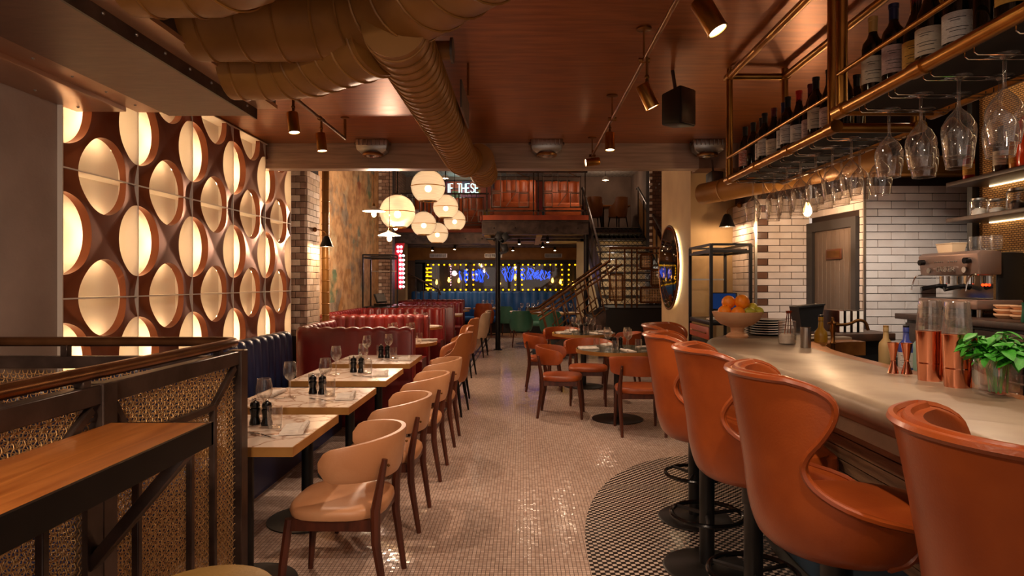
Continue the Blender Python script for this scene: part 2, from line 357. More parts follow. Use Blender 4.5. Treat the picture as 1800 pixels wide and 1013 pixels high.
def globe_mat():
    m, N, L, B = newmat('prismatic_globe'); N.remove(B)
    v = coords(N, L, (1, 1, 1), False); wv = N.new('ShaderNodeTexWave'); wv.bands_direction = 'Z'; wv.inputs['Scale'].default_value = 22; L.new(v, wv.inputs[0])
    t = N.new('ShaderNodeBsdfTransparent'); t.inputs[0].default_value = rgb((255, 236, 206)); tr = N.new('ShaderNodeBsdfTranslucent'); tr.inputs[0].default_value = rgb((255, 242, 222))
    gl = N.new('ShaderNodeBsdfGlossy'); gl.inputs['Roughness'].default_value = .1
    mr = N.new('ShaderNodeMapRange'); mr.inputs[3].default_value = .40; mr.inputs[4].default_value = .62; L.new(wv.outputs['Fac'], mr.inputs[0])
    a = N.new('ShaderNodeMixShader'); L.new(mr.outputs[0], a.inputs[0]); L.new(t.outputs[0], a.inputs[1]); L.new(tr.outputs[0], a.inputs[2])
    lw = N.new('ShaderNodeLayerWeight'); lw.inputs[0].default_value = .2; b = N.new('ShaderNodeMixShader'); L.new(lw.outputs['Fresnel'], b.inputs[0]); L.new(a.outputs[0], b.inputs[1]); L.new(gl.outputs[0], b.inputs[2])
    L.new(b.outputs[0], N['Material Output'].inputs[0]); return m
m_globe = globe_mat()
def mural_mat():
    m, N, L, B = newmat('distressed_mural'); v = coords(N, L, (1, 1, 1), False)
    vo = N.new('ShaderNodeTexVoronoi'); vo.distance = 'CHEBYCHEV'; vo.inputs['Scale'].default_value = 1.7; L.new(v, vo.inputs['Vector'])
    r = N.new('ShaderNodeValToRGB'); r.color_ramp.interpolation = 'CONSTANT'; e = r.color_ramp.elements
    cols = [(196, 166, 128), (150, 152, 132), (206, 152, 92), (120, 146, 112), (220, 190, 148), (190, 120, 86), (166, 150, 130), (222, 198, 156)]
    e[0].position = 0; e[0].color = rgb(cols[0]); e[1].position = .13; e[1].color = rgb(cols[1])
    for i, c in enumerate(cols[2:]): x = e.new(.25 + i * .12); x.color = rgb(c)
    se = N.new('ShaderNodeSeparateColor'); L.new(vo.outputs['Color'], se.inputs[0]); L.new(se.outputs[0], r.inputs[0])
    n = N.new('ShaderNodeTexNoise'); n.inputs['Scale'].default_value = 1.3; n.inputs['Detail'].default_value = 9; n.inputs['Roughness'].default_value = .65; L.new(v, n.inputs['Vector'])
    r2 = N.new('ShaderNodeValToRGB'); r2.color_ramp.elements[0].position = .40; r2.color_ramp.elements[1].position = .50; L.new(n.outputs['Fac'], r2.inputs[0])
    mx = N.new('ShaderNodeMix'); mx.data_type = 'RGBA'; L.new(r2.outputs[0], mx.inputs[0]); L.new(r.outputs[0], mx.inputs[6]); mx.inputs[7].default_value = rgb((222, 178, 128))
    n3 = N.new('ShaderNodeTexNoise'); n3.inputs['Scale'].default_value = 6; n3.inputs['Detail'].default_value = 8; L.new(v, n3.inputs['Vector'])
    m3 = N.new('ShaderNodeMix'); m3.data_type = 'RGBA'; m3.blend_type = 'MULTIPLY'; m3.inputs[0].default_value = .7; L.new(mx.outputs[2], m3.inputs[6])
    r3 = N.new('ShaderNodeValToRGB'); r3.color_ramp.elements[0].position = .3; r3.color_ramp.elements[0].color = rgb((160, 128, 102)); r3.color_ramp.elements[1].position = .6; r3.color_ramp.elements[1].color = (1, 1, 1, 1); L.new(n3.outputs['Fac'], r3.inputs[0]); L.new(r3.outputs[0], m3.inputs[7])
    L.new(m3.outputs[2], B.inputs['Base Color']); B.inputs['Roughness'].default_value = .85
    b = N.new('ShaderNodeBump'); b.inputs['Strength'].default_value = .5; b.inputs['Distance'].default_value = .02; L.new(r2.outputs[0], b.inputs['Height']); L.new(b.outputs[0], B.inputs['Normal']); return m
m_mural = mural_mat()
def art_mat():
    m, N, L, B = newmat('painted_artwork'); v = coords(N, L, (1, 1, 1), False)
    vo = N.new('ShaderNodeTexVoronoi'); vo.inputs['Scale'].default_value = 2.2; L.new(v, vo.inputs['Vector']); se = N.new('ShaderNodeSeparateColor'); L.new(vo.outputs['Color'], se.inputs[0])
    r = N.new('ShaderNodeValToRGB'); r.color_ramp.interpolation = 'CONSTANT'; e = r.color_ramp.elements
    e[0].color = rgb((120, 40, 60)); e[1].position = .2; e[1].color = rgb((90, 96, 60))
    for p, c in ((.36, (150, 60, 34)), (.5, (40, 60, 66)), (.62, (170, 120, 40)), (.76, (60, 40, 60)), (.88, (150, 40, 44))): x = e.new(p); x.color = rgb(c)
    L.new(se.outputs[0], r.inputs[0]); L.new(r.outputs[0], B.inputs['Base Color']); B.inputs['Roughness'].default_value = .6; return m
m_art = art_mat()
def brickmat(name, c1, c2, mo, s=1.0):
    m, N, L, B = newmat(name); tc = N.new('ShaderNodeTexCoord'); se = N.new('ShaderNodeSeparateXYZ'); L.new(tc.outputs['Object'], se.inputs[0])
    ad = N.new('ShaderNodeMath'); L.new(se.outputs[0], ad.inputs[0]); L.new(se.outputs[1], ad.inputs[1]); cb = N.new('ShaderNodeCombineXYZ'); L.new(ad.outputs[0], cb.inputs[0]); L.new(se.outputs[2], cb.inputs[1])
    b = N.new('ShaderNodeTexBrick'); b.inputs['Scale'].default_value = s; b.inputs['Color1'].default_value = rgb(c1); b.inputs['Color2'].default_value = rgb(c2); b.inputs['Mortar'].default_value = rgb(mo)
    b.inputs['Brick Width'].default_value = .225; b.inputs['Row Height'].default_value = .075; b.inputs['Mortar Size'].default_value = .008; L.new(cb.outputs[0], b.inputs['Vector'])
    L.new(b.outputs['Color'], B.inputs['Base Color']); B.inputs['Roughness'].default_value = .85; return m
m_brick_far = brickmat('far_brick', (150, 104, 78), (120, 80, 60), (90, 70, 58))

# ================================================================== STRUCTURE
fl = MB().box(-1.0, 4, -2, 16.4, -.12, 0).box(-2.75, -1.0, 2.62, 6.25, -.12, 0).box(-1.2, -1.0, -2, 2.62, -.12, 0)
floor = struct('floor', fl, m_mosaic, label='cream mosaic tile floor')
arc = [(.34, -2.0), (.34, 3.3)]
for k in range(1, 15):
    t = k / 14 * PI / 2; arc.append((1.5 - 1.16 * math.cos(t), 3.3 + 1.95 * math.sin(t)))
arc += [(2.6, 5.25), (2.6, -2.0)]
struct('floor', MB().prism([(x, y, 0) for x, y in arc], (0, 0, .003)), m_mosaic_b, label='black and white houndstooth mosaic sweep around the bar')
struct('floor', MB().box(-3.75, -1.0, 6.25, 16.4, -.12, .001), m_woodfloor, label='wooden floor under the red booths')
struct('floor', MB().box(-3.75, 3.4, 16.4, 19.4, -.12, .001), m_woodfloor, label='wooden floor of the far dining area')
tr = struct('trim_1', MB().box(-.99, -.955, 6.6, 16.3, 0, .003), m_black, label='dark border line set into the mosaic beside the booths')
struct('trim_2', MB().box(-.90, -.88, 6.6, 16.3, 0, .003), m_black, label='second dark border line set into the mosaic')
# stair well on the left of the ledge
sw = MB().box(-2.75, -1.2, -2, 2.62, -2.8, -2.7).box(-1.21, -1.2, -2, 2.62, -2.7, -.12).box(-2.75, -1.2, 2.61, 2.62, -2.7, -.12)
for i in range(10): sw.box(-2.5, -1.22, 1.9 - .28 * i - .28, 1.9 - .28 * i, -2.7, -.18 * (i + 1))
sw.box(-2.5, -1.22, 1.9, 2.61, -2.7, -.02)
struct('floor', sw, m_grey_wall, label='steps going down inside the stair well')
# ceilings
struct('ceiling', MB().box(-2.75, 4, -2, 6.06, 2.8, 2.9), m_copper_ceil, label='copper coloured panelled ceiling')
struct('ceiling', MB().box(-3.75, 3.4, 6.06, 19.4, 4.7, 4.8), m_white_ceil, label='rough white ceiling over the double-height room')
struct('trim_3', MB().box(-3.1, 1.7, 6.06, 6.2, 2.555, 4.7), m_bulkhead, label='brushed metal bulkhead at the end of the low ceiling')
struct('trim_3', MB().prism([(1.7, 6.06, 2.555), (1.7, 6.32, 2.555), (4, 6.32, 2.6), (4, 6.06, 2.6)], (0, 0, .3)), m_soffit, label='dark soffit over the corner by the bar')
struct('wall_left', MB().box(-2.75, -2.5, -2, 3.36, -2.7, 2.8), m_plaster_g, label='grey plaster wall beside the lit screen')
struct('wall_left', MB().box(-2.85, -2.66, 3.36, 7.0, -.1, 2.9), m_plaster_g)
struct('wall_left', MB().box(-3.25, -3.1, 7.0, 13.4, 0, 4.7), m_mural, label='distressed painted mural wall behind the booths')
struct('wall_left', MB().box(-3.75, -3.6, 13.4, 19.4, 0, 4.7), m_brick_far, label='brick wall at the far left')
struct('wall_back', MB().box(-3.75, 3.4, 19.2, 19.4, 0, 4.7), m_grey_wall, label='back wall of the restaurant')
struct('wall_right', MB().box(3.3, 3.4, 7.65, 19.4, 0, 4.7), m_grey_wall, label='brown plaster wall on the right of the stairs')
struct('wall_right', MB().box(1.69, 1.85, 6.32, 7.65, 0, 4.7), m_cream, label='cream plaster wall carrying the round mirror')
struct('wall_right', MB().box(1.85, 3.4, 7.5, 7.65, 0, 4.7), m_cream)
struct('wall_right', MB().box(1.85, 2.25, 6.32, 6.45, 0, 2.9), m_cream, label='cream plaster wall behind the waiter station')
struct('wall_right', MB().box(3.5, 3.6, -2, 5.0, 0, 2.9), m_grout, label='dark wall behind the back bar')
struct('baseboard_right', MB().box(1.675, 1.69, 6.32, 7.65, 0, .12), m_steel_blk)

# ---- brick walls: every brick a child of its wall
_bm = {}
def brickmesh(l, h, t, m, be=.0022):
    k = (round(l, 3), round(h, 3), round(t, 3), m.name)
    if k not in _bm:
        me = MB().box(0, l, 0, t, 0, h).mesh('brick', be, 30, 1); me.materials.append(m); _bm[k] = me
    return _bm[k]
def brickwall(parent, o, ang, width, z0, z1, bl, bh, gap, t, pick, hole=None):
    ca, sa = math.cos(ang), math.sin(ang); rows = int((z1 - z0) / (bh + gap))
    for r in range(rows):
        z = z0 + r * (bh + gap); x = -(bl + gap) / 2 if r % 2 else 0
        while x < width - .01:
            a, b = max(x, 0), min(x + bl, width); segs = [(a, b)]
            if hole and hole[2] < z + bh and z < hole[3]:
                segs = [(q0, q1) for q0, q1 in ((a, min(b, hole[0])), (max(a, hole[1]), b)) if q1 - q0 > .012]
            for q0, q1 in segs:
                if q1 - q0 < .012: continue
                m = pick(r, q0, q1)
                if m is None: continue
                d = random.uniform(-.002, .002)
                link('brick', brickmesh(q1 - q0, bh, t, m), m, parent, (o[0] + ca * q0 + sa * d, o[1] + sa * q0 - ca * d, z), ang)
            x += bl + gap
# glazed brick walls by the bar (front faces at the given lines)
w2 = struct('wall_right', MB().box(2.68, 3.5, 4.925, 5.05, 0, 2.9), m_grout, label='white glazed brick wall behind the coffee machine')
brickwall(w2, (2.672, 4.9, .7), 0, .83, .7, 2.27, .209, .0555, .005, .03, lambda r, a, b: m_tile)
w1 = struct('wall_right', MB().box(2.12, 2.60, 5.695, 5.85, 0, 2.9), m_grout, label='white glazed brick wall left of the staff door')
brickwall(w1, (2.112, 5.67, .7), 0, .48, .7, 2.24, .209, .0555, .005, .03, lambda r, a, b: m_tile_dk if (b < .12 or (a < .01 and r % 2)) else m_tile)
ang = math.atan2(4.9 - 5.67, 2.672 - 2.592); dl = math.hypot(4.9 - 5.67, .08)
wd = struct('wall_right', MB().prism([(2.615, 5.67, 0), (2.692, 4.92, 0), (2.9, 4.92, 0), (2.9, 5.67, 0)], (0, 0, 2.9)), m_grout, label='white glazed brick wall around the staff door')
brickwall(wd, (2.592, 5.67, .7), ang, dl - .0, .7, 2.27, .209, .0555, .005, .03, lambda r, a, b: m_tile, hole=(.0, dl - .065, 0, 1.98))
w3 = struct('wall_right', MB().box(2.14, 2.3, 5.7, 6.33, 0, 2.9), m_grout, label='glazed brick return wall beside the waiter station')
brickwall(w3, (2.112, 6.32, .7), -PI / 2, .64, .7, 2.24, .209, .0555, .005, .03, lambda r, a, b: m_tile)
struct('trim_4', MB().box(2.09, 2.112, 5.65, 5.672, 0, 2.3), m_steel_br, label='bright metal corner strip on the glazed brick')
struct('trim_5', MB().box(2.66, 2.676, 4.885, 4.9, 0, 2.3), m_steel_br, label='bright metal corner strip beside the staff door')
struct('trim_6', MB().box(2.45, 3.5, 4.75, 4.9, 2.27, 2.42), m_ochre, bevel=.03, label='ochre boxed pipe along the top of the glazed brick')
# door
dr = MB()
dv = Vector((math.cos(ang), math.sin(ang), 0)); dn = Vector((math.sin(ang), -math.cos(ang), 0)); d0 = Vector((2.592, 5.67, 0))
if dn.x > 0: dn = -dn
def dp(s_, n_, z_): p = d0 + dv * s_ + dn * n_; return (p.x, p.y, z_)
def dbox(mb, s0, s1, n0, n1, z0, z1): return mb.prism([dp(s0, n0, z0), dp(s1, n0, z0), dp(s1, n1, z0), dp(s0, n1, z0)], (0, 0, z1 - z0))
dw = dl - .07
door = struct('door_1', dbox(MB(), .09, dw - .06, -.03, .0, 0, 1.9), m_door, label='taupe boarded staff door with a small plaque')
for k in range(9):
    s0 = .09 + (dw - .15) * k / 9; obj('plank', dbox(MB(), s0 + .002, s0 + (dw - .15) / 9 - .002, -.002, .006, .01, 1.89), m_door, door, bevel=.002, bseg=1)
frm = MB(); dbox(frm, 0, .09, -.03, .03, 0, 1.98); dbox(frm, dw - .06, dw, -.03, .03, 0, 1.98); dbox(frm, .09, dw - .06, -.03, .03, 1.9, 1.98)
obj('door_frame', frm, m_dframe, door)
pl = MB(); dbox(pl, .28, .50, .008, .02, 1.645, 1.735); po = obj('plaque', pl, m_plaque, door, bevel=.008)
pl = MB(); dbox(pl, .30, .48, .02, .022, 1.66, 1.72); obj('plaque_face', pl, m_brass_dk, po)

# left brick pillar
pil = struct('wall_left', MB().box(-2.76, -2.435, 7.015, 7.435, 0, 4.7), m_grout, label='pale brick pillar at the end of the lit screen')
def pk(r, a, b): return m_brick[1] if (r % 2 and a < .01) else m_brick[0]
brickwall(pil, (-2.66, 7.0, .85), 0, .24, .85, 2.75, .105, .066, .006, .03, lambda r, a, b: m_brick[1] if (r % 2 == 1 and .04 < a < .14) else m_brick[0])
brickwall(pil, (-2.42, 7.0, .85), PI / 2, .44, .85, 2.75, .205, .066, .006, .03, lambda r, a, b: m_brick[2] if random.random() < .6 else m_brick[1])
pil2 = struct('wall_left', MB().box(-3.2, -2.815, 13.415, 13.7, 0, 4.7), m_grout, label='brick pilaster beyond the painted wall')
brickwall(pil2, (-3.1, 13.4, 1.0), 0, .29, 1.0, 4.2, .14, .066, .008, .03, lambda r, a, b: m_brick[1] if (r % 2 and a < .06) else m_brick[0])
pil3 = struct('wall_right', MB().box(3.0, 3.3, 14.9, 15.3, 0, 4.7), m_grout, label='brick pilaster with pale quoins right of the stairs')
brickwall(pil3, (3.0, 14.87, 2.2), 0, .3, 2.2, 4.6, .14, .066, .008, .03, lambda r, a, b: m_brick[1] if (r % 2 and a < .02) else m_tile_dk)
struct('trim_7', MB().box(-3.6, -3.2, 17.0, 17.3, 0, 2.5), m_cream, label='cream column at the far left')

# lit decorative screen: 5 x 4 panels
scr = thing('lit_screen', 'backlit copper screen wall of pierced panels with oval openings', 'wall screen', (-2.5, 3.36, 0))
PW, PH = .66, .712; R1 = .318
def panel_mb():
    mb = MB(); nA = 14; nB = 8
    # one quadrant: region between disc at (.5,0) and disc at (0,.5), from corner (0,0) to centre (.5,.5)
    def quad(fx, fy):
        loops = []
        rows = []
        for i in range(nA + 1):
            a = i / nA * PI / 2
            p = (.5 - R1 * math.cos(a), R1 * math.sin(a))          # on disc at (.5,0): from (.5-R,0) to (.5,R)
            q = (R1 * math.sin(a), .5 - R1 * math.cos(a))          # on disc at (0,.5): from (0,.5-R) to (R,.5)
            rows.append((p, q))
        grid = []
        # corner and centre caps handled by rows that start on the panel edges
        first = [((.5 - R1) * (1 - j / nB * 2), 0) if j <= nB / 2 else (0, (.5 - R1) * (j / nB * 2 - 1)) for j in range(nB + 1)]
        last = [(.5, R1 + (.5 - R1) * j / nB * 2) if j <= nB / 2 else (.5 - (.5 - R1) * (j / nB * 2 - 1), .5) for j in range(nB + 1)]
        for i in range(nA + 1):
            p, q = rows[i]; t = i / nA; row = []
            wa = max(0, 1 - t * 3.2); wb = max(0, (t - 1) * 3.2 + 1)
            for j in range(nB + 1):
                s_ = j / nB; lx = p[0] + (q[0] - p[0]) * s_; ly = p[1] + (q[1] - p[1]) * s_
                if wa > 0: lx += (first[j][0] - lx) * wa if i == 0 else (first[j][0] - first[0][0] - (first[nB][0] - first[0][0]) * s_) * wa ** 1.5; ly += (first[j][1] - ly) * wa if i == 0 else (first[j][1] - first[0][1] - (first[nB][1] - first[0][1]) * s_) * wa ** 1.5
                if wb > 0: lx += (last[j][0] - lx) * wb if i == nA else (last[j][0] - last[0][0] - (last[nB][0] - last[0][0]) * s_) * wb ** 1.5; ly += (last[j][1] - ly) * wb if i == nA else (last[j][1] - last[0][1] - (last[nB][1] - last[0][1]) * s_) * wb ** 1.5
                row.append((lx, ly))
            grid.append(row)
        def hgt(x, y):
            d = min(math.hypot(x - .5, y), math.hypot(x, y - .5)) - R1
            e = min(1, math.hypot(x, y) / .38); return .012 + .026 * (e * e * (3 - 2 * e)) - .05 * max(0, d)
        def P3(x, y, hh): X = fx(x) * PW; Y = fy(y) * PH; return (hh, X, Y)
        n = nB + 1; vs = [P3(x, y, hgt(x, y)) for row in grid for x, y in row]; fs = []
        for i in range(nA):
            for j in range(nB): fs.append((i * n + j, i * n + j + 1, (i + 1) * n + j + 1, (i + 1) * n + j))
        mb.add(vs, fs)
        for side in (0, nB):                                        # reveal of the openings
            a = [grid[i][side] for i in range(nA + 1)]
            vs = [P3(x, y, hgt(x, y)) for x, y in a] + [P3(x, y, -.014) for x, y in a]; m_ = len(a)
            mb.add(vs, [(k, k + 1, m_ + k + 1, m_ + k) for k in range(m_ - 1)])
    for fx in (lambda x: x, lambda x: 1 - x):
        for fy in (lambda y: y, lambda y: 1 - y): quad(fx, fy)
    return mb
pmb = panel_mb(); pme = bpy.data.meshes.new('panel'); pme.from_pydata(pmb.v, [], pmb.f)
bm = bmesh.new(); bm.from_mesh(pme); bmesh.ops.remove_doubles(bm, verts=bm.verts, dist=.0004); bmesh.ops.recalc_face_normals(bm, faces=bm.faces); bm.to_mesh(pme); bm.free()
pme.polygons.foreach_set('use_smooth', [True] * len(pme.polygons)); pme.set_sharp_from_angle(angle=math.radians(50)); pme.materials.append(m_copper_pan)
tme = MB().tube([(-.024, PW / 2 - .15, PH / 2 - .17), (-.024, PW / 2 + .15, PH / 2 + .17)], .0055, 6).tube([(-.024, PW / 2 - .15, PH / 2 + .17), (-.024, PW / 2 + .15, PH / 2 - .17)], .0055, 6).mesh('light_tube'); tme.materials.append(e_led)
for r in range(4):
    for c in range(5):
        link('panel', pme, None, scr, (0, c * PW, .65 - PH + r * PH)); link('light_tube', tme, None, scr, (0, c * PW, .65 - PH + r * PH))
zb = .65 - PH; zt = zb + 4 * PH
obj('backing', MB().box(-.108, -.1, 0, 5 * PW, zb, zt), m_white, scr)
for c in range(6): obj('divider', MB().box(-.1, .0265, c * PW - .004, c * PW + .004, zb, zt), m_white, scr)
for r in range(5): obj('divider', MB().box(-.1, .0255, 0, 5 * PW, zb + r * PH - .004, zb + r * PH + .004), m_white, scr)

# soffit box (air handling casing) over the left
sof = thing('ceiling_casing', 'long copper-brown duct casing hung along the left ceiling edge', 'duct casing', (0, 0, 0))
obj('main_board', MB().box(-2.06, -1.56, .9, 3.64, 2.42, 2.5), m_soffit, sof); obj('main_board', MB().box(-2.06, -1.56, -2, .895, 2.42, 2.5), m_soffit, sof)
obj('wall_strip', MB().box(-2.5, -2.22, -2, 3.5, 2.405, 2.5), m_soffit_l, sof, bevel=.004)
obj('wall_strip', MB().box(-2.22, -2.06, -2, 3.6, 2.43, 2.5), m_soffit_l, sof)
obj('casing', MB().box(-2.5, -1.44, -2, 3.64, 2.48, 2.8), m_grey_metal, sof)
obj('riveted_edge', MB().box(-1.56, -1.548, -2, 3.64, 2.40, 2.5), m_steel_dk, sof)
obj('reflector_strip', MB().box(-1.548, -1.43, -2, 3.64, 2.46, 2.482), m_sheet, sof)
rv = MB().sphere((0, 0, 0), .007, 8, 6).mesh('rivet'); rv.materials.append(m_steel_br)
for k in range(18):
    link('rivet', rv, None, sof, (-1.545, 3.5 - k * .2, 2.44)); link('rivet', rv, None, sof, (-2.14, 3.45 - k * .24, 2.43)); link('rivet', rv, None, sof, (-2.42, 3.4 - k * .3, 2.405))

# ducts
def duct(name, label, path, r, ribs, seg=28):
    t = thing(name, label, 'duct', path[0]); o = Vector(path[0]); pts = [Vector(p) - o for p in path]
    obj('duct_pipe', MB().tube(pts, r, seg), m_ochre, t)
    tot = 0; step = ribs; nxt = step * .5; k = 0
    rib = MB().tube([(r * 1.012 * math.cos(a * 2 * PI / 28), r * 1.012 * math.sin(a * 2 * PI / 28), 0) for a in range(28)], .0055, 5, True).mesh('seam_ring'); rib.materials.append(m_ochre)
    for i in range(len(pts) - 1):
        d = pts[i + 1] - pts[i]; ln = d.length
        while nxt < tot + ln:
            p = pts[i] + d * ((nxt - tot) / ln); q = link('seam_ring', rib, None, t, p); q.rotation_euler = d.to_track_quat('Z', 'Y').to_euler(); nxt += step
        tot += ln
    return t
duct('ventilation_duct', 'widest ochre round duct bending out of the casing towards the camera', [(-1.44, 2.75, 2.62), (-.85, 2.75, 2.62), (-.66, 2.7, 2.62), (-.5, 2.58, 2.62), (-.38, 2.45, 2.62), (.1, 1.9, 2.62), (.5, 1.45, 2.62)], .19, .16)
duct('ventilation_duct', 'ochre round duct leaving the casing behind the widest duct', [(-1.44, 3.08, 2.52), (-1.2, 3.08, 2.52), (-1.06, 3.04, 2.52), (-.62, 2.72, 2.52)], .165, .12)
duct('ventilation_duct', 'long ribbed ochre duct running away under the ceiling', [(-.52, 2.5, 2.48), (-.52, 5.1, 2.48), (-.5, 5.25, 2.47), (-.46, 5.34, 2.49)], .13, .085)
duct('ventilation_duct', 'short ochre duct section entering the bulkhead', [(-.38, 5.28, 2.50), (-.38, 6.05, 2.50)], .125, .09)
duct('ventilation_duct', 'ochre duct nearest the camera at the top left', [(-1.44, 2.28, 2.62), (-1.15, 2.28, 2.62), (-1.0, 2.2, 2.62), (-.6, 1.7, 2.62)], .19, .16)
duct('ventilation_duct', 'thin ochre duct running over the staff corner by the bar', [(1.7, 5.95, 2.29), (2.25, 5.1, 2.33), (2.6, 4.5, 2.36)], .1, .5)
duct('ventilation_duct', 'thin ribbed ochre pipe standing beside the pale brick pillar', [(-2.44, 7.72, 0), (-2.44, 7.72, 4.6)], .045, .14, 14)
obj_ = thing('duct_damper', 'small flanged damper on the side of the ribbed duct', 'duct damper', (-.38, 3.02, 2.57)); obj('neck', MB().tube([(-.05, 0, 0), (.03, 0, 0)], .045, 14), m_ochre, obj_); obj('flange', MB().tube([(.03, 0, 0), (.042, 0, 0)], .06, 18), m_grey_metal, obj_)
hg = thing('duct_hanger', 'flat metal hanger plate beside the ribbed duct', 'hanger', (-.36, 3.85, 2.8)); obj('rod', MB().tube([(.02, 0, 0), (.02, 0, -.2)], .008, 6), m_brass_dk, hg); obj('plate', MB().box(-.005, .005, -.25, .25, -.34, -.18), m_grey_metal, hg)
# ================================================================== FURNITURE
def smooth(path, n=2, closed=False):
    for _ in range(n):
        q = [] if closed else [path[0]]
        for a, b in zip(path, path[1:] + (path[:1] if closed else [])):
            a = Vector(a); b = Vector(b); q += [tuple(a * .75 + b * .25), tuple(a * .25 + b * .75)]
        if not closed: q.append(path[-1])
        path = q
    return path
def interp(tab, x):
    n = len(tab)
    if x <= tab[0][0]: return tab[0][1]
    for i in range(n - 1):
        x0, y0 = tab[i]; x1, y1 = tab[i + 1]
        if x <= x1:
            def sl(j):
                if j == 0: return (tab[1][1] - tab[0][1]) / (tab[1][0] - tab[0][0])
                if j == n - 1: return (tab[-1][1] - tab[-2][1]) / (tab[-1][0] - tab[-2][0])
                return (tab[j + 1][1] - tab[j - 1][1]) / (tab[j + 1][0] - tab[j - 1][0])
            h = x1 - x0; t = (x - x0) / h; a, b = sl(i) * h, sl(i + 1) * h
            return (2 * t ** 3 - 3 * t * t + 1) * y0 + (t ** 3 - 2 * t * t + t) * a + (-2 * t ** 3 + 3 * t * t) * y1 + (t ** 3 - t * t) * b
    return tab[-1][1]
def shell(zs, theta, rx, ry, cx, thick, nu=28):
    """curved chair shell that opens to +x: theta(z) half angle from the rear (-x), rx/ry(z) radii, cx(z) centre"""
    mb = MB(); out = []; inn = []
    for z in zs:
        th = interp(theta, z); a = []; b = []
        for i in range(nu + 1):
            s_ = -1 + 2 * i / nu; an = PI + s_ * th
            e = min(1, (1 - abs(s_)) * nu / 3); tk = thick * (.35 + .65 * math.sqrt(max(0, 1 - (1 - e) ** 2)))
            x, y = interp(rx, z), interp(ry, z)
            a.append((interp(cx, z) + x * math.cos(an), y * math.sin(an), z)); b.append((interp(cx, z) + (x - tk) * math.cos(an), (y - tk) * math.sin(an), z))
        out.append(a); inn.append(b)
    n = nu + 1; m = len(zs); vs = [p for r in out for p in r] + [p for r in inn for p in r]; K = n * m; fs = []
    for i in range(m - 1):
        for j in range(nu):
            fs.append((i * n + j, i * n + j + 1, (i + 1) * n + j + 1, (i + 1) * n + j)); fs.append((K + i * n + j + 1, K + i * n + j, K + (i + 1) * n + j, K + (i + 1) * n + j + 1))
        for j in (0, nu): fs.append((i * n + j, (i + 1) * n + j, K + (i + 1) * n + j, K + i * n + j))
    for j in range(nu):
        for i in (0, m - 1): fs.append((i * n + j, i * n + j + 1, K + i * n + j + 1, K + i * n + j))
    mb.add(vs, fs)
    rim = [out[i][0] for i in range(m)] + [out[m - 1][j] for j in range(1, nu)] + [out[i][nu] for i in range(m - 1, -1, -1)]
    rim2 = [tuple((Vector(a) + Vector(b)) / 2) for a, b in zip(rim, [inn[i][0] for i in range(m)] + [inn[m - 1][j] for j in range(1, nu)] + [inn[i][nu] for i in range(m - 1, -1, -1)])]
    return mb, rim, rim2
def cushion(mb, cx, cy, ax, ay, z0, z1, p=2.8, n=28, crown=.012):
    def lp(s_, z): return [(cx + ax * s_ * math.copysign(abs(math.cos(t)) ** (2 / p), math.cos(t)), cy + ay * s_ * math.copysign(abs(math.sin(t)) ** (2 / p), math.sin(t)), z) for t in [2 * PI * k / n for k in range(n)]]
    h = z1 - z0
    return mb.loft([lp(.9, z0), lp(.975, z0 + h * .12), lp(1, z0 + h * .4), lp(.985, z0 + h * .72), lp(.93, z0 + h * .93), lp(.8, z1), lp(.5, z1 + crown * .7), lp(.1, z1 + crown)])
def taper(mb, p0, p1, w0, w1, seg=8):
    return mb.tube([p0, p1], [w0, w1], seg)

# --- dining chair with curved backrest (faces +x)
def make_chair(leather, legm):
    def f():
        t = thing('dining_chair', '-', 'chair')
        obj('seat', cushion(MB(), .0, 0, .225, .235, .395, .455, 3.0), leather, t)
        loops = []; n = 34
        for i in range(n + 1):
            s_ = -1 + 2 * i / n; an = PI + s_ * math.radians(100); e = min(1, (1 - abs(s_)) * 7); e = math.sqrt(max(.02, 1 - (1 - e) ** 2))
            zt = .765 - .045 * s_ * s_; zb_ = .565 + .02 * s_ * s_; zm = (zt + zb_) / 2; hh = (zt - zb_) / 2 * (.25 + .75 * e); tk = .019 * (.4 + .6 * e); l = []
            for k in range(10):
                a = 2 * PI * k / 10; dr = math.copysign(abs(math.cos(a)) ** .5, math.cos(a)) * tk; dz = math.copysign(abs(math.sin(a)) ** .5, math.sin(a)) * hh
                lean = -(zm + dz - .56) * .16
                l.append((-.01 + lean * math.cos(an) * -1 * .0 + (.235 + dr - lean) * math.cos(an), (.265 + dr - lean * .6) * math.sin(an), zm + dz))
            loops.append(l)
        obj('backrest', MB().loft(loops), leather, t)
        for sy in (-1, 1):
            obj('leg', MB().tube([(.19, sy * .19, .40), (.215, sy * .2, .2), (.23, sy * .205, 0)], [.02, .019, .013], 8), legm, t)
            lg = obj('leg', MB().tube([(-.245, sy * .205, 0), (-.20, sy * .215, .30), (-.20, sy * .222, .45), (-.238, sy * .205, .67)], [.014, .021, .022, .013], 8), legm, t)
            obj('bolt', MB().sphere((-.256, sy * .213, .645), .007, 8, 6), m_brass_dk, lg)
            obj('side_rail', MB().bar((-.19, sy * .2, .375), (.19, sy * .19, .375), .022, .05), legm, t)
        obj('front_rail', MB().bar((.18, -.18, .375), (.18, .18, .375), .022, .05), legm, t)
        obj('rear_rail', MB().bar((-.19, -.2, .375), (-.19, .2, .375), .022, .05), legm, t)
        return t
    return f
tan_chair = Maker(make_chair(m_leather_tan, m_wood_leg)); or_chair = Maker(make_chair(m_leather_or2, m_wood_leg))
TY = [2.99, 3.84, 4.78, 5.72]
for i, y in enumerate(TY):
    tan_chair((-.85, y - .02 + .01 * (i % 2), 0), PI, 'tan leather dining chair with dark wooden legs, %s of the aisle row from the camera' % ORD[i], 'tan chairs at the square marble tables')
RT = [(1.0, 6.65), (.84, 8.75)]
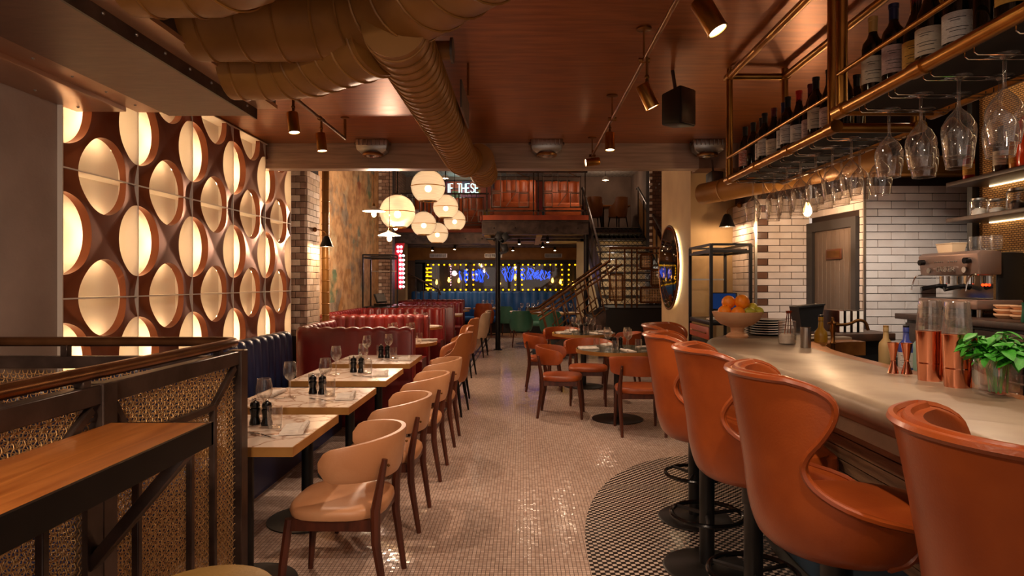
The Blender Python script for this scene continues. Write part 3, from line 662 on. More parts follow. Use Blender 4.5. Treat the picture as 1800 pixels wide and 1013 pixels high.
for (x, y, a, l) in [(.28, 8.5, 0, 'orange leather chair at the left of the farther round table'), (.42, 6.85, math.radians(-8), 'orange leather chair at the left of the nearer round table, side view'),
                     (1.13, 6.1, PI / 2, 'orange leather chair with its back to the camera at the nearer round table'), (.78, 7.55, -PI / 2 - .1, 'orange leather chair between the two round tables'),
                     (.6, 9.55, -PI / 2, 'orange leather chair behind the farther round table'), (1.36, 8.75, PI, 'orange leather chair at the right of the farther round table')]:
    or_chair((x, y, 0), a, l, 'orange chairs at the round tables')

# --- bar stool (faces +x)
def make_stool():
    t = thing('bar_stool', '-', 'bar stool')
    zs = [.675, .68] + [.695 + .48 * k / 34 for k in range(34)] + [1.172, 1.178, 1.181]
    th = [(.675, 1.8), (.70, 2.1), (.78, 2.15), (.805, 1.9), (.825, 1.6), (.845, 1.36), (.87, 1.15), (.90, 1.0), (.94, .93), (.98, .98), (1.03, 1.12), (1.08, 1.22), (1.12, 1.24), (1.15, 1.17), (1.17, 1.03), (1.181, .86)]
    rx = [(.675, .20), (.70, .225), (.78, .25), (.9, .265), (1.05, .29), (1.18, .315)]
    ry = [(.675, .21), (.70, .235), (.78, .255), (.9, .265), (1.05, .275), (1.18, .285)]
    cx = [(.675, .0), (1.18, .0)]
    mb, rim, rim2 = shell(zs, th, rx, ry, cx, .055)
    sh = obj('shell', mb, m_leather_or, t, sharp=60)
    obj('piping', MB().tube(rim[1:-1], .0095, 6), m_leather_or, sh); 
    ro = [tuple(Vector((p[0] * 1.0, p[1] * 1.0, p[2])) + (Vector((0, 0, .0)))) for p in rim2[1:-1]]
    obj('piping', MB().tube(ro, .011, 6), m_leather_or, sh)
    obj('seat', cushion(MB(), .05, 0, .245, .215, .69, .80, 2.6, crown=.02), m_leather_or, t)
    obj('seat_front', cushion(MB(), .235, 0, .055, .17, .70, .79, 3.4, 20), m_leather_or, t)
    obj('column', MB().lathe([(.0375, .01), (.0375, .55), (.045, .56), (.045, .66), (.1, .665), (.1, .68)], 20), m_black, t)
    obj('base_plate', MB().lathe([(.218, 0), (.22, .006), (.21, .014), (.06, .022), (.04, .03)], 36), m_black, t)
    fr = obj('foot_ring', MB().tube([(.175 * math.cos(a * PI / 18), .175 * math.sin(a * PI / 18), .275) for a in range(36)], .0115, 8, True), m_black_gl, t)
    for a in range(3): obj('spoke', MB().tube([(.03 * math.cos(a * 2.094 + .5), .03 * math.sin(a * 2.094 + .5), .275), (.17 * math.cos(a * 2.094 + .5), .17 * math.sin(a * 2.094 + .5), .275)], .01, 6), m_black, fr)
    return t
stool = Maker(make_stool)
for (x, y, a, l) in [(1.05, 3.84, -.42, 'orange leather bar stool at the far curved end of the bar, fifth from the camera'), (.93, 3.17, -.22, 'fourth orange leather bar stool from the camera'),
                     (.93, 2.53, -.12, 'third orange leather bar stool from the camera'), (.94, 1.88, -.12, 'second orange leather bar stool from the camera, whole back in view'),
                     (1.02, 1.12, -.2, 'orange leather bar stool nearest the camera, cut by the frame')]:
    stool((x, y, .0035), a, l, 'orange bar stools along the counter')

# --- tub chairs (face +x)
def make_tub(leather, legm, ht=.86):
    def f():
        t = thing('tub_chair', '-', 'chair'); k = ht / .86
        zs = [.36, .37, .40, .44, .48, .53, .58, .62, .66, .70, .75, .80, .84, .86]; zs = [z * k if z > .5 else z for z in zs]
        th = [(.36, 1.7), (.40, 2.0), (.50, 2.0), (.58 * k, 1.85), (.62 * k, 1.5), (.66 * k, 1.2), (.72 * k, 1.02), (.80 * k, .95), (.84 * k, .86), (.86 * k, .7)]
        rx = [(.36, .21), (.42, .24), (.60, .265), (.87, .30)]; ry = [(.36, .22), (.42, .25), (.60, .275), (.87, .27)]
        mb, rim, rim2 = shell(zs, th, rx, ry, [(.3, 0), (.9, 0)], .05, 22)
        obj('shell', mb, leather, t, sharp=60); obj('seat', cushion(MB(), .03, 0, .23, .225, .37, .47, 2.8, 22), leather, t)
        for sx, sy in ((1, 1), (1, -1), (-1, 1), (-1, -1)): obj('leg', MB().tube([(sx * .16, sy * .16, .38), (sx * .215, sy * .2, 0)], [.02, .011], 8), legm, t)
        return t
    return f
tub_ton = Maker(make_tub(m_leather_ton, m_steel_blk, .90)); tub_bei = Maker(make_tub(m_leather_bei, m_steel_blk, .86)); tub_grn = Maker(make_tub(m_leather_grn, m_wood_leg, .82)); tub_or = Maker(make_tub(m_leather_or2, m_wood_leg, .9))
tub_ton((-.86, 6.95, 0), PI - .1, 'caramel tub chair at the first booth table, nearer of two'); tub_ton((-.93, 7.95, 0), PI + .25, 'caramel tub chair at the first booth table, farther of two')
tub_ton((-.98, 9.7, 0), PI - .1, 'caramel tub chair at the second booth table')
tub_bei((-.95, 12.3, 0), PI - .15, 'beige tub chair with black legs at the third booth, nearer of two'); tub_bei((-.97, 13.2, 0), PI + .1, 'beige tub chair with black legs at the third booth, farther of two')
tub_or((-1.05, 16.75, 0), PI / 2, 'orange upholstered chair with its back to us by the blue banquette')
tub_grn((-.05, 14.15, 0), PI / 2, 'green upholstered chair beside the slim black post, back to us')
tub_grn((.62, 13.9, 0), PI / 2 - .15, 'green upholstered chair under the stair rail, back to us')
tub_grn((-.45, 16.85, 0), PI / 2 - .3, 'green chair beside the orange chair at the far table'); tub_grn((.3, 15.75, 0), -PI / 2, 'green chair on the far side of the far dining table')
# --- mezzanine chairs
tub_mz = Maker(make_tub(m_leather_ton, m_steel_blk, .92))
tub_mz((1.95, 17.5, 2.905), PI / 2 + .1, 'caramel chair at the top of the stairs, left one'); tub_mz((2.65, 17.55, 2.905), PI / 2 + .5, 'caramel chair at the top of the stairs, right one')

# --- square tables
def make_sqtable():
    t = thing('square_table', '-', 'table')
    tp = obj('tabletop', MB().box(-.34, .34, -.325, .325, .712, .75), m_marble, t); 
    e = MB().box(-.345, -.34, -.33, .33, .708, .749).box(.34, .345, -.33, .33, .708, .749).box(-.34, .34, -.33, -.325, .708, .749).box(-.34, .34, .325, .33, .708, .749)
    obj('edge_band', e, m_wood_edge, tp)
    obj('column', MB().lathe([(.035, .01), (.035, .70)], 16), m_black, t); obj('base_plate', MB().lathe([(.235, 0), (.235, .008), (.06, .018), (.036, .03)], 36), m_black, t); obj('mounting_plate', MB().box(-.15, .15, -.15, .15, .70, .711), m_black, t)
    return t
sqt = Maker(make_sqtable)
for i, y in enumerate(TY): sqt((-1.325, y, 0), 0, 'square marble-topped table with brass edge, %s from the camera by the blue banquette' % ORD[i], 'square marble tables')
def make_round(r, top, edge):
    def f():
        t = thing('round_table', '-', 'table'); tp = obj('tabletop', MB().lathe([(r - .006, .715), (r - .006, .75)], 48), top, t)
        obj('edge_band', MB().lathe([(r - .006, .712), (r, .712), (r, .749), (r - .006, .749)], 48, caps=False), edge, tp)
        obj('column', MB().lathe([(.04, .01), (.04, .714)], 16), m_black, t); obj('base_plate', MB().lathe([(.27, 0), (.27, .008), (.06, .02), (.042, .03)], 36), m_black, t); return t
    return f
rt = Maker(make_round(.44, m_marble_g, m_wood_edge)); rtm = Maker(make_round(.42, m_marble, m_wood_edge)); rtf = Maker(make_round(.4, m_marble, m_wood_edge))
for i, (x, y) in enumerate(RT): rt((x, y, 0), 0, ('nearer' if i == 0 else 'farther') + ' round dark stone table ringed by orange chairs', 'round tables right of the aisle')
BT = [(-1.45, 7.45), (-1.72, 10.05), (-1.75, 13.7), (-1.8, 16.0)]
for i, (x, y) in enumerate(BT): rtm((x, y, 0), .6 * i, 'round marble table inside the %s red booth from the camera' % ORD[i], 'round booth tables')
FT = [(-1.0, 17.4), (.1, 14.85), (.98, 14.75), (.55, 17.4), (-1.85, 17.4)]
for i, (x, y) in enumerate(FT): rtf((x, y, 0), .5 * i, ['marble table in front of the blue banquette by the orange chair', 'marble table with green chairs beside the slim black post', 'marble table with green chair under the stair rail', 'marble table in front of the blue banquette right of the post', 'marble table at the left end of the blue banquette'][i], 'far dining tables')
mzt = thing('dining_table', 'wooden table on the upper floor at the top of the stairs', 'table', (2.3, 18.2, 2.905)); obj('tabletop', MB().box(-.75, .75, -.35, .35, .72, .76), m_wood_edge, mzt, bevel=.004); obj('column', MB().tube([(0, 0, .0), (0, 0, .72)], .05, 12), m_black, mzt)

# --- banquettes
def fluted(path, h0, h1, thick, period, amp, side=1, tw=.35):
    """upholstered back along a 2D path; side = +1 flutes on the left of the path direction"""
    pts = [Vector((p[0], p[1], 0)) for p in path]; L = [0]
    for a, b in zip(pts, pts[1:]): L.append(L[-1] + (b - a).length)
    n = int(L[-1] / period) * 8; loops = []; j = 0
    for i in range(n + 1):
        d = L[-1] * i / n
        while j < len(pts) - 2 and L[j + 1] < d: j += 1
        t = (d - L[j]) / max(1e-6, L[j + 1] - L[j]); p = pts[j].lerp(pts[j + 1], t)
        d0_ = (pts[min(j + 1, len(pts) - 1)] - pts[j]); d1_ = (pts[min(j + 2, len(pts) - 1)] - pts[min(j + 1, len(pts) - 2)]); dr_ = (d0_.normalized().lerp(d1_.normalized(), t * .5 + (0 if j == 0 else 0))).normalized()
        nv = Vector((-dr_.y, dr_.x, 0)) * side; f = abs(math.sin(PI * d / period)) ** .6
        o = p; q = p + nv * (thick * .62 + amp * f); top = h1 + (f - 1) * amp * .7
        def P(base, off, z): r = base + nv * off; return (r.x, r.y, z)
        loops.append([P(o, 0, h0), P(o, 0, top - .05), P(o, .012, top - .015), P(o, .04, top), P(o, thick * .5, top + .004), P(q, -.012, top - .012), P(q, .004, top - .05), P(q, .012, (h0 + top) * .55), P(q, .02, h0 + .02), P(q, .0, h0)])
    return MB().loft(loops)
def offs(path, d):
    out = []; n = len(path)
    for i in range(n):
        a = Vector(path[max(0, i - 1)]); b = Vector(path[min(n - 1, i + 1)]); t = (b - a).normalized(); out.append((path[i][0] - t.y * d, path[i][1] + t.x * d))
    return out
def seatrun(path, d0_, d1_, z0, z1):
    a = offs(path, d0_); b = offs(path, d1_); loops = []
    for p, q in zip(a, b):
        p = Vector((p[0], p[1], 0)); q = Vector((q[0], q[1], 0)); u = (q - p).normalized() * .03
        loops.append([(p.x, p.y, z0), (p.x, p.y, z1), (q.x - u.x, q.y - u.y, z1), (q.x, q.y, z1 - .03), (q.x, q.y, z0)])
    return MB().loft(loops)
bb = thing('banquette', 'navy blue channel-backed banquette along the lit screen', 'banquette', (0, 0, 0))
bp = [(-2.43, 6.2), (-2.43, 2.68)]
obj('backrest', fluted(bp, .40, .97, .2, .145, .028, 1), m_leather_blue, bb, sharp=55)
obj('seat', MB().box(-2.26, -1.72, 2.68, 6.2, .34, .46), m_leather_blue, bb, bevel=.03)
obj('plinth', MB().box(-2.42, -1.8, 2.7, 6.2, 0, .34), m_leather_blue, bb)
def booth(path, label, endx=None):
    t = thing('booth', label, 'booth seat', (path[0][0], path[0][1], 0)); o = path[0]
    P_ = smooth([(p[0] - o[0], p[1] - o[1], 0) for p in path], 3); P_ = [(p[0], p[1]) for p in P_]
    obj('backrest', fluted(P_, .0, 1.0, .13, .135, .03, -1), m_leather_red, t, sharp=55)
    obj('seat', seatrun(P_, -.16, -.56, .02, .45), m_leather_red, t)
    for e, s_ in ((P_[0], 1), (P_[-1], -1)):
        obj('end_panel', MB().box(e[0] - .015, e[0] + .02, e[1] + (0 if s_ > 0 else -.13), e[1] + (.13 if s_ > 0 else 0), 0, .985), m_leather_red, t, bevel=.012)
    return t
booth([(-1.12, 6.27), (-2.05, 6.27), (-2.32, 6.32), (-2.36, 6.6), (-2.36, 7.3), (-2.36, 7.62), (-2.6, 7.92), (-2.9, 8.0), (-2.95, 8.1), (-2.95, 8.4), (-2.85, 8.66), (-2.5, 8.7), (-1.32, 8.7)], 'dark red channel-back booth nearest the camera behind the blue banquette')
booth([(-1.4, 8.84), (-2.6, 8.84), (-2.93, 8.9), (-2.98, 9.2), (-2.98, 10.9), (-2.93, 11.25), (-2.6, 11.3), (-1.42, 11.3)], 'dark red channel-back booth, second from the camera')
booth([(-1.4, 12.5), (-2.4, 12.5), (-2.68, 12.56), (-2.72, 12.9), (-2.72, 14.5), (-2.68, 14.85), (-2.4, 14.9), (-1.45, 14.9)], 'dark red channel-back booth, third from the camera beyond the waiter station')
booth([(-1.55, 15.04), (-2.8, 15.04), (-3.05, 15.1), (-3.1, 15.4), (-3.1, 16.5), (-3.05, 16.85), (-2.8, 16.9), (-1.6, 16.9)], 'dark red channel-back booth farthest from the camera')
fb = thing('banquette', 'royal blue channel-backed banquette along the back wall', 'banquette', (0, 0, 0))
obj('backrest', fluted([(-3.3, 18.55), (2.0, 18.55)], .42, 1.2, .2, .25, .05, -1), m_leather_blue2, fb, sharp=55); obj('seat', MB().box(-3.3, 2.0, 17.85, 18.4, .3, .47), m_leather_blue2, fb, bevel=.04); obj('plinth', MB().box(-3.3, 2.0, 18.0, 18.4, 0, .3), m_black, fb)

# --- tableware
def make_wine():
    t = thing('wine_glass', '-', 'glass')
    pr = [(.034, .001), (.034, .003), (.012, .006), (.005, .012), (.0042, .09), (.008, .102), (.026, .118), (.038, .14), (.041, .16), (.037, .19), (.0325, .215)]
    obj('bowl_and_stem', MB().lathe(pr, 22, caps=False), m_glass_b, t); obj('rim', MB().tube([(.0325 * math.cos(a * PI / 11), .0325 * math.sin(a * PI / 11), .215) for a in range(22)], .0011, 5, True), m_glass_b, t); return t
def make_tumbler():
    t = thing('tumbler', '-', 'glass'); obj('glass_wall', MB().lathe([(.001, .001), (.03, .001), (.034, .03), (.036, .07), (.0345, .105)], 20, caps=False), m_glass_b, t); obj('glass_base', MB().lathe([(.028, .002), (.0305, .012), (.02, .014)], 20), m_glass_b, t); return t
def make_mill():
    t = thing('pepper_mill', '-', 'pepper mill'); obj('mill_body', MB().lathe([(.027, 0), (.027, .012), (.021, .03), (.02, .045), (.025, .07), (.024, .08)], 18), m_black_gl, t)
    obj('mill_head', MB().lathe([(.02, .081), (.024, .092), (.021, .108), (.009, .116)], 18), m_black_gl, t); obj('knob', MB().sphere((0, 0, .122), .008, 10, 8), m_chrome, t); return t
def make_napkin():
    t = thing('napkin', '-', 'napkin'); mb = MB(); loops = []
    for i in range(9):
        u = -.5 + i / 8; dz = .004 * math.sin(i * 2.1); loops.append([(u * .2, -.05, .002), (u * .2, .05, .002), (u * .2, .05, .012 + dz * .4), (u * .2, .015, .017 + dz), (u * .2, -.05, .013 - dz * .4)])
    obj('cloth', mb.loft(loops), m_napkin, t); obj('cloth_roll', MB().tube([(-.1, -.045, .014), (0, -.043, .016), (.1, -.047, .014)], .013, 8), m_napkin, t); return t
def make_fork():
    t = thing('fork', '-', 'cutlery'); obj('handle', MB().loft([[(x, -w_, z), (x, w_, z), (x, w_, z + .002), (x, -w_, z + .002)] for x, w_, z in ((-.1, .005, .002), (-.06, .0055, .003), (0, .003, .008), (.03, .004, .009), (.045, .011, .006), (.06, .012, .004))]), m_chrome, t)
    for k in range(4): obj('tine', MB().bar((.06, -.009 + k * .006, .005), (.1, -.009 + k * .006, .007), .0028, .002), m_chrome, t)
    return t
def make_knife():
    t = thing('knife', '-', 'cutlery'); obj('handle', MB().loft([[(x, -w_, .001), (x, w_, .001), (x, w_, .005), (x, -w_, .005)] for x, w_ in ((-.11, .006), (-.05, .0065), (0, .005))]), m_chrome, t); obj('blade', MB().loft([[(x, -.005, .002), (x, w_, .002), (x, w_, .0035), (x, -.005, .0035)] for x, w_ in ((0, .005), (.05, .009), (.1, .003))]), m_chrome, t); return t
def make_plate():
    t = thing('plate', '-', 'plate'); obj('dish', MB().lathe([(.001, .004), (.07, .004), (.09, .012), (.1, .016), (.1, .019), (.088, .016), (.068, .008), (.001, .008)], 28), m_napkin, t); return t
wine, tumb, mill, napk, fork, knife, plate = [Maker(q) for q in (make_wine, make_tumbler, make_mill, make_napkin, make_fork, make_knife, make_plate)]
Z = .7505
for i, y in enumerate(TY):
    x = -1.325; T = '%s square table from the camera' % ORD[i]
    wine((x - .10, y - .02, Z), 0, 'wine glass standing nearer the banquette on the %s' % T, 'wine glasses', 1.0); wine((x + .06 if i else x + .02, y + .16, Z), .3, 'wine glass standing at the far edge of the %s' % T, 'wine glasses')
    tumb((x + .13, y + .02, Z), 0, 'clear tumbler beside the mills on the %s' % T, 'tumblers'); tumb((x - .04, y + .24, Z), 0, 'clear tumbler at the far side of the %s' % T, 'tumblers')
    mill((x - .0, y + .10, Z), .4, 'left black mill on the %s' % T, 'pepper mills'); mill((x + .065, y + .085, Z), 1.0, 'right black mill on the %s' % T, 'pepper mills')
    napk((x + .24, y - .03, Z), PI / 2 + .2, 'folded white napkin at the chair side of the %s' % T, 'napkins'); napk((x - .25, y + .06, Z), PI / 2, 'folded white napkin at the banquette side of the %s' % T, 'napkins')
    fork((x + .13, y - .14, Z), 2.6, 'fork laid at the chair side of the %s' % T, 'forks'); fork((x - .2, y - .12, Z), .4, 'fork laid at the banquette side of the %s' % T, 'forks'); knife((x + .24, y - .12, Z), .25, 'knife laid beside the napkin on the %s' % T, 'knives')
def settable(cx, cy, nm, n=4, r=.27, a0=.3, z=Z, mills=True, full=True):
    for k in range(n):
        a = a0 + k * 2 * PI / n; s_ = 'place %s of the %s' % (['one', 'two', 'three', 'four', 'five'][k], nm); side = ['right', 'far', 'left', 'near', 'middle'][k] if n <= 4 else ORD[k]
        wine((cx + (r - .12) * math.cos(a + .5), cy + (r - .12) * math.sin(a + .5), z), 0, 'wine glass at the %s side of the %s' % (side, nm), 'wine glasses')
        tumb((cx + (r - .05) * math.cos(a - .45), cy + (r - .05) * math.sin(a - .45), z), 0, 'clear tumbler at the %s side of the %s' % (side, nm), 'tumblers')
        if full: napk((cx + (r + .05) * math.cos(a), cy + (r + .05) * math.sin(a), z), a, 'white napkin at the %s side of the %s' % (side, nm), 'napkins')
    if mills: mill((cx - .03, cy, z), 0, 'left black mill on the %s' % nm, 'pepper mills'); mill((cx + .035, cy + .01, z), 0, 'right black mill on the %s' % nm, 'pepper mills')
settable(*RT[0], 'nearer round dark stone table', a0=.2); settable(*RT[1], 'farther round dark stone table', a0=.5)
for i, b in enumerate(BT): settable(*b, '%s booth table' % ORD[i], a0=.3 + i, mills=i < 2, n=4 if i < 2 else 3)
for i, b in enumerate(FT[:4]): settable(*b, ['table by the orange chair', 'table beside the slim post', 'table under the stair rail', 'table right of the post'][i], n=3, a0=i, full=i == 1)
for k, x in enumerate((1.75, 2.25, 2.75)): tumb((x, 18.0, 3.667), 0, 'tumbler on the upstairs table, %s from the left' % ORD[k], 'tumblers', 1.3)
for k, (x, y) in enumerate([(RT[1][0] - .3, RT[1][1] - .1), (RT[1][0] + .3, RT[1][1] - .05)]): plate((x, y, Z), 0, 'white side plate on the %s of the farther round table' % ('left' if k == 0 else 'right'), 'side plates')
# ================================================================== BAR
def resample(path, n):
    P_ = [Vector((p[0], p[1], 0)) for p in path]; L = [0]
    for a, b in zip(P_, P_[1:]): L.append(L[-1] + (b - a).length)
    out = []; j = 0
    for i in range(n):
        d = L[-1] * i / (n - 1)
        while j < len(P_) - 2 and L[j + 1] < d: j += 1
        t = (d - L[j]) / max(1e-9, L[j + 1] - L[j]); q = P_[j].lerp(P_[j + 1], t); out.append((q.x, q.y))
    return out
fpath = smooth([(1.06, -1.2, 0), (1.035, 1.3, 0), (1.025, 2.0, 0), (1.03, 2.5, 0), (1.015, 3.1, 0), (1.03, 3.5, 0), (1.14, 3.95, 0), (1.42, 4.32, 0), (1.78, 4.46, 0), (2.1, 4.48, 0)], 3)
ipath = smooth([(1.5, -1.2, 0), (1.485, 1.3, 0), (1.485, 2.2, 0), (1.49, 2.6, 0), (1.51, 3.1, 0), (1.57, 3.55, 0), (1.72, 3.85, 0), (1.95, 3.98, 0), (2.1, 4.0, 0)], 3)
NB = 100; fp = resample(fpath, NB); ip = resample(ipath, NB)
bar = thing('bar_counter', 'long curved bar counter with pale stone top and slatted wooden front', 'bar counter', (0, 0, 0))
def nrm(i):
    a = Vector(fp[max(0, i - 1)]); b = Vector(fp[min(NB - 1, i + 1)]); t = (b - a).normalized(); return Vector((t.y, -t.x))
cuts = [0, 45, 82, NB - 1]
prof = [(.05, 1.0), (.04, 1.02), (.012, 1.03), (.002, 1.045), (0, 1.062), (.003, 1.08), (.012, 1.093), (.03, 1.1)]
for c0, c1 in zip(cuts, cuts[1:]):
    loops = []
    for i in range(c0, c1 + 1):
        o = Vector(fp[i]); n_ = nrm(i); q = Vector(ip[i])
        if i == c0 and c0: o = o + (Vector(fp[i + 1]) - o) * .012; q = q + (Vector(ip[i + 1]) - q) * .012
        loops.append([((o + n_ * d).x, (o + n_ * d).y, z) for d, z in prof] + [(q.x, q.y, 1.1), (q.x, q.y, 1.0)])
    obj('counter_slab', MB().loft(loops), m_zinc, bar, sharp=45)
def ribbon(name, m, d0_, z0, d1_, z1, tk=.02, be=0, par=None):
    loops = []
    for i in range(NB):
        o = Vector(fp[i]); n_ = nrm(i); a = o + n_ * d0_; b = o + n_ * d1_; c = o + n_ * (d0_ + tk); e = o + n_ * (d1_ + tk)
        loops.append([(a.x, a.y, z0), (b.x, b.y, z1), (e.x, e.y, z1), (c.x, c.y, z0)])
    return obj(name, MB().loft(loops), m, par or bar, sharp=30)
ribbon('moulding', m_counter_edge, .04, .955, .05, 1.0, .1)
ribbon('moulding', m_counter_edge, .12, .925, .05, .955, .1)
for k in range(9):
    z1 = .925 - k * .052; d = .15 + .014 * k
    ribbon('slat', m_bar_slat, d + .008, z1 - .045, d, z1, .035)
ribbon('slat_backing', m_black, .32, .42, .21, .98, .03)
ribbon('front_panel', m_teal, .33, .06, .29, .46, .03); ribbon('kick_rail', m_black, .32, .0, .32, .07, .05)
loops = []
op = offs(ip, -.13)
for i in range(NB):
    a = Vector(ip[i]); b = Vector(op[i]); loops.append([(a.x, a.y, 1.0), (a.x, a.y, 1.085), (b.x, b.y, 1.085), (b.x, b.y, 1.0)])
obj('worktop_strip', MB().loft(loops), m_copper_strip, bar)

# ---- bottles
_bt = {}
def bottle(loc, kind, cap, lab, label, group, gl=None, h=.30, face=-2.2, bottlem=None):
    t = thing('bottle' if kind > 1 else 'wine_bottle', label, 'bottle', loc, face, group); gl = gl or m_bottle
    pr = [[(.034, 0), (.0375, .004), (.0375, .185), (.034, .205), (.02, .225), (.0145, .24), (.0145, .285), (.016, .287), (.016, .298), (.012, .30)],
          [(.036, 0), (.041, .004), (.041, .14), (.036, .175), (.024, .205), (.0155, .235), (.0145, .285), (.016, .287), (.016, .298), (.012, .30)],
          [(.04, 0), (.043, .004), (.043, .16), (.04, .185), (.018, .215), (.015, .26), (.017, .262), (.017, .288), (.01, .30)]][kind]
    k = ('b', kind, gl.name)
    if k not in _bt: me = MB().lathe(pr, 20).mesh('glass_body'); me.materials.append(gl); _bt[k] = me
    link('glass_body', _bt[k], None, t); R_ = max(p[0] for p in pr)
    k = ('c', kind, cap)
    if k not in _bt: me = MB().lathe([(.0152, .245), (.0152, .284), (.0168, .286), (.0168, .300), (.004, .3015)], 16).mesh('capsule'); me.materials.append(m_caps[cap]); _bt[k] = me
    link('capsule', _bt[k], None, t)
    if lab is not None:
        k = ('l', kind, lab)
        if k not in _bt:
            z0, z1 = ((.055, .15), (.04, .125), (.05, .14))[kind]; mb = MB(); lp = []
            for a in range(15):
                an = -1.25 + 2.5 * a / 14; lp.append([((R_ + d) * math.cos(an), (R_ + d) * math.sin(an), z) for d, z in ((.0003, z0), (.0012, z0), (.0012, z1), (.0003, z1))])
            me = mb.loft(lp).mesh('paper_label'); me.materials.append(m_paper[lab]); _bt[k] = me
        lo_ = link('paper_label', _bt[k], None, t); kp = ('p', kind)
        if kp not in _bt:
            z0, z1 = ((.055, .15), (.04, .125), (.05, .14))[kind]; mb = MB()
            for zz, hw, an0 in ((.78, .55, .0), (.70, .3, -.1), (.45, .7, .0), (.34, .5, .05), (.15, .6, 0)):
                zc_ = z0 + (z1 - z0) * zz; lp = []
                for a in range(7): an = an0 - hw + 2 * hw * a / 6; lp.append([((R_ + d) * math.cos(an), (R_ + d) * math.sin(an), zc_ + e_) for d, e_ in ((.001, -.0009), (.0016, -.0009), (.0016, .0009), (.001, .0009))])
                mb.loft(lp)
            me = mb.mesh('label_print'); me.materials.append(m_caps[0]); _bt[kp] = me
        link('label_print', _bt[kp], None, lo_)
    s_ = h / .30; t.scale = (s_, s_, s_) if kind > 1 else (1, 1, 1)
    return t
CN = ['black', 'red', 'gold', 'navy', 'wine-red']; LN = ['cream', 'white', 'red', 'yellow', 'pale pink']
# ---- hanging wine racks
def rack(x0, x1, y0, y1, z0, z1, label, end_far, posts):
    t = thing('wine_rack', label, 'rack', (0, 0, 0)); r = .021
    def pipe(nm, a, b, rr=r, m=m_brass): return obj(nm, MB().tube([a, b], rr, 12), m, t)
    for x in (x0, x1):
        pipe('long_rail', (x, y0, z0), (x, y1, z0)); pipe('long_rail', (x, y0, z1), (x, y1, z1))
    for y in posts:
        for x in (x0, x1):
            pipe('post', (x, y, z0), (x, y, z1 if x == x0 else 2.8))
            for z in (z0, z1): obj('elbow', MB().tube([(x, y - .035, z), (x, y + .035, z)], .027, 12), m_brass, t)
        pipe('cross_rail', (x0, y, z0), (x1, y, z0)); pipe('cross_rail', (x0, y, z1), (x1, y, z1))
    pipe('guard_rail', (x0 - .012, y0, z0 + .135), (x0 - .012, y1, z0 + .135), .0085)
    for y in posts: pipe('ceiling_stem', (x0, y, z1), (x0, y, 2.8), .016)
    obj('shelf_board', MB().box(x0 + .02, x1 - .02, y0, y1, z0 - .008, z0 + .012), m_dark, t)
    n = int((y1 - y0) / .55)
    for k in range(1, n + 1):
        y = y0 + (y1 - y0) * k / (n + 1); obj('coupling', MB().tube([(x0, y - .03, z0), (x0, y + .03, z0)], .0265, 12), m_brass, t)
    return t
rackB = rack(1.3, 1.65, 2.63, 3.95, 2.1, 2.75, 'far hanging wine rack of brass pipe over the curved end of the bar', True, (2.63, 3.95))
rackA = rack(1.2, 1.56, .5, 2.36, 2.1, 2.75, 'near hanging wine rack of brass pipe over the straight bar', True, (2.36, .5))
seqB = [(0, 0, 2), (0, 0, None), (0, 0, 1), (0, 0, 1), (1, 4, 0), (0, 3, 1), (0, 0, 1), (1, 1, 1), (1, 4, 4), (0, 0, 0), (1, 0, 4), (1, 0, None)]
for i, (k, c, l) in enumerate(seqB):
    y = 3.87 - i * .104
    bottle((1.372 + .012 * (i % 3), y, 2.112), k, c, l, 'wine bottle with %s top%s, %s from far end of far rack' % (CN[c], '' if l is None else ' and %s label' % LN[l], ORD[i]), 'wine bottles in the far rack', face=-2.25 + .5 * random.uniform(-.5, .5))
seqA = [(0, 2, 0), (0, 3, 4), (1, 4, 3), (1, 0, 0), (1, 0, 1), (1, 0, None), (0, 4, 3), (0, 0, 1), (1, 0, None), (1, 0, None), (0, 2, 0), (1, 4, 1)]
for i, (k, c, l) in enumerate(seqA):
    y = 2.27 - i * .107
    bottle((1.268 + .012 * (i % 3), y, 2.112), k, c, l, 'wine bottle with %s top%s, %s from far end of near rack' % (CN[c], '' if l is None else ' and %s label' % LN[l], ORD[i]), 'wine bottles in the near rack', face=-2.25 + .5 * random.uniform(-.5, .5))
for i in range(6):
    y = 2.9 + i * .17; bottle((1.545, y, 2.112), i % 2, [0, 4, 3][i % 3], None, 'unlabelled wine bottle in back row of far rack, %s from the camera' % ORD[i], 'back row wine bottles')
for i in range(6):
    y = 2.2 - i * .2; bottle((1.45, y, 2.112), i % 2, [0, 4, 3][i % 3], None, 'unlabelled wine bottle in back row of near rack, %s from the far end' % ORD[i], 'back row wine bottles')
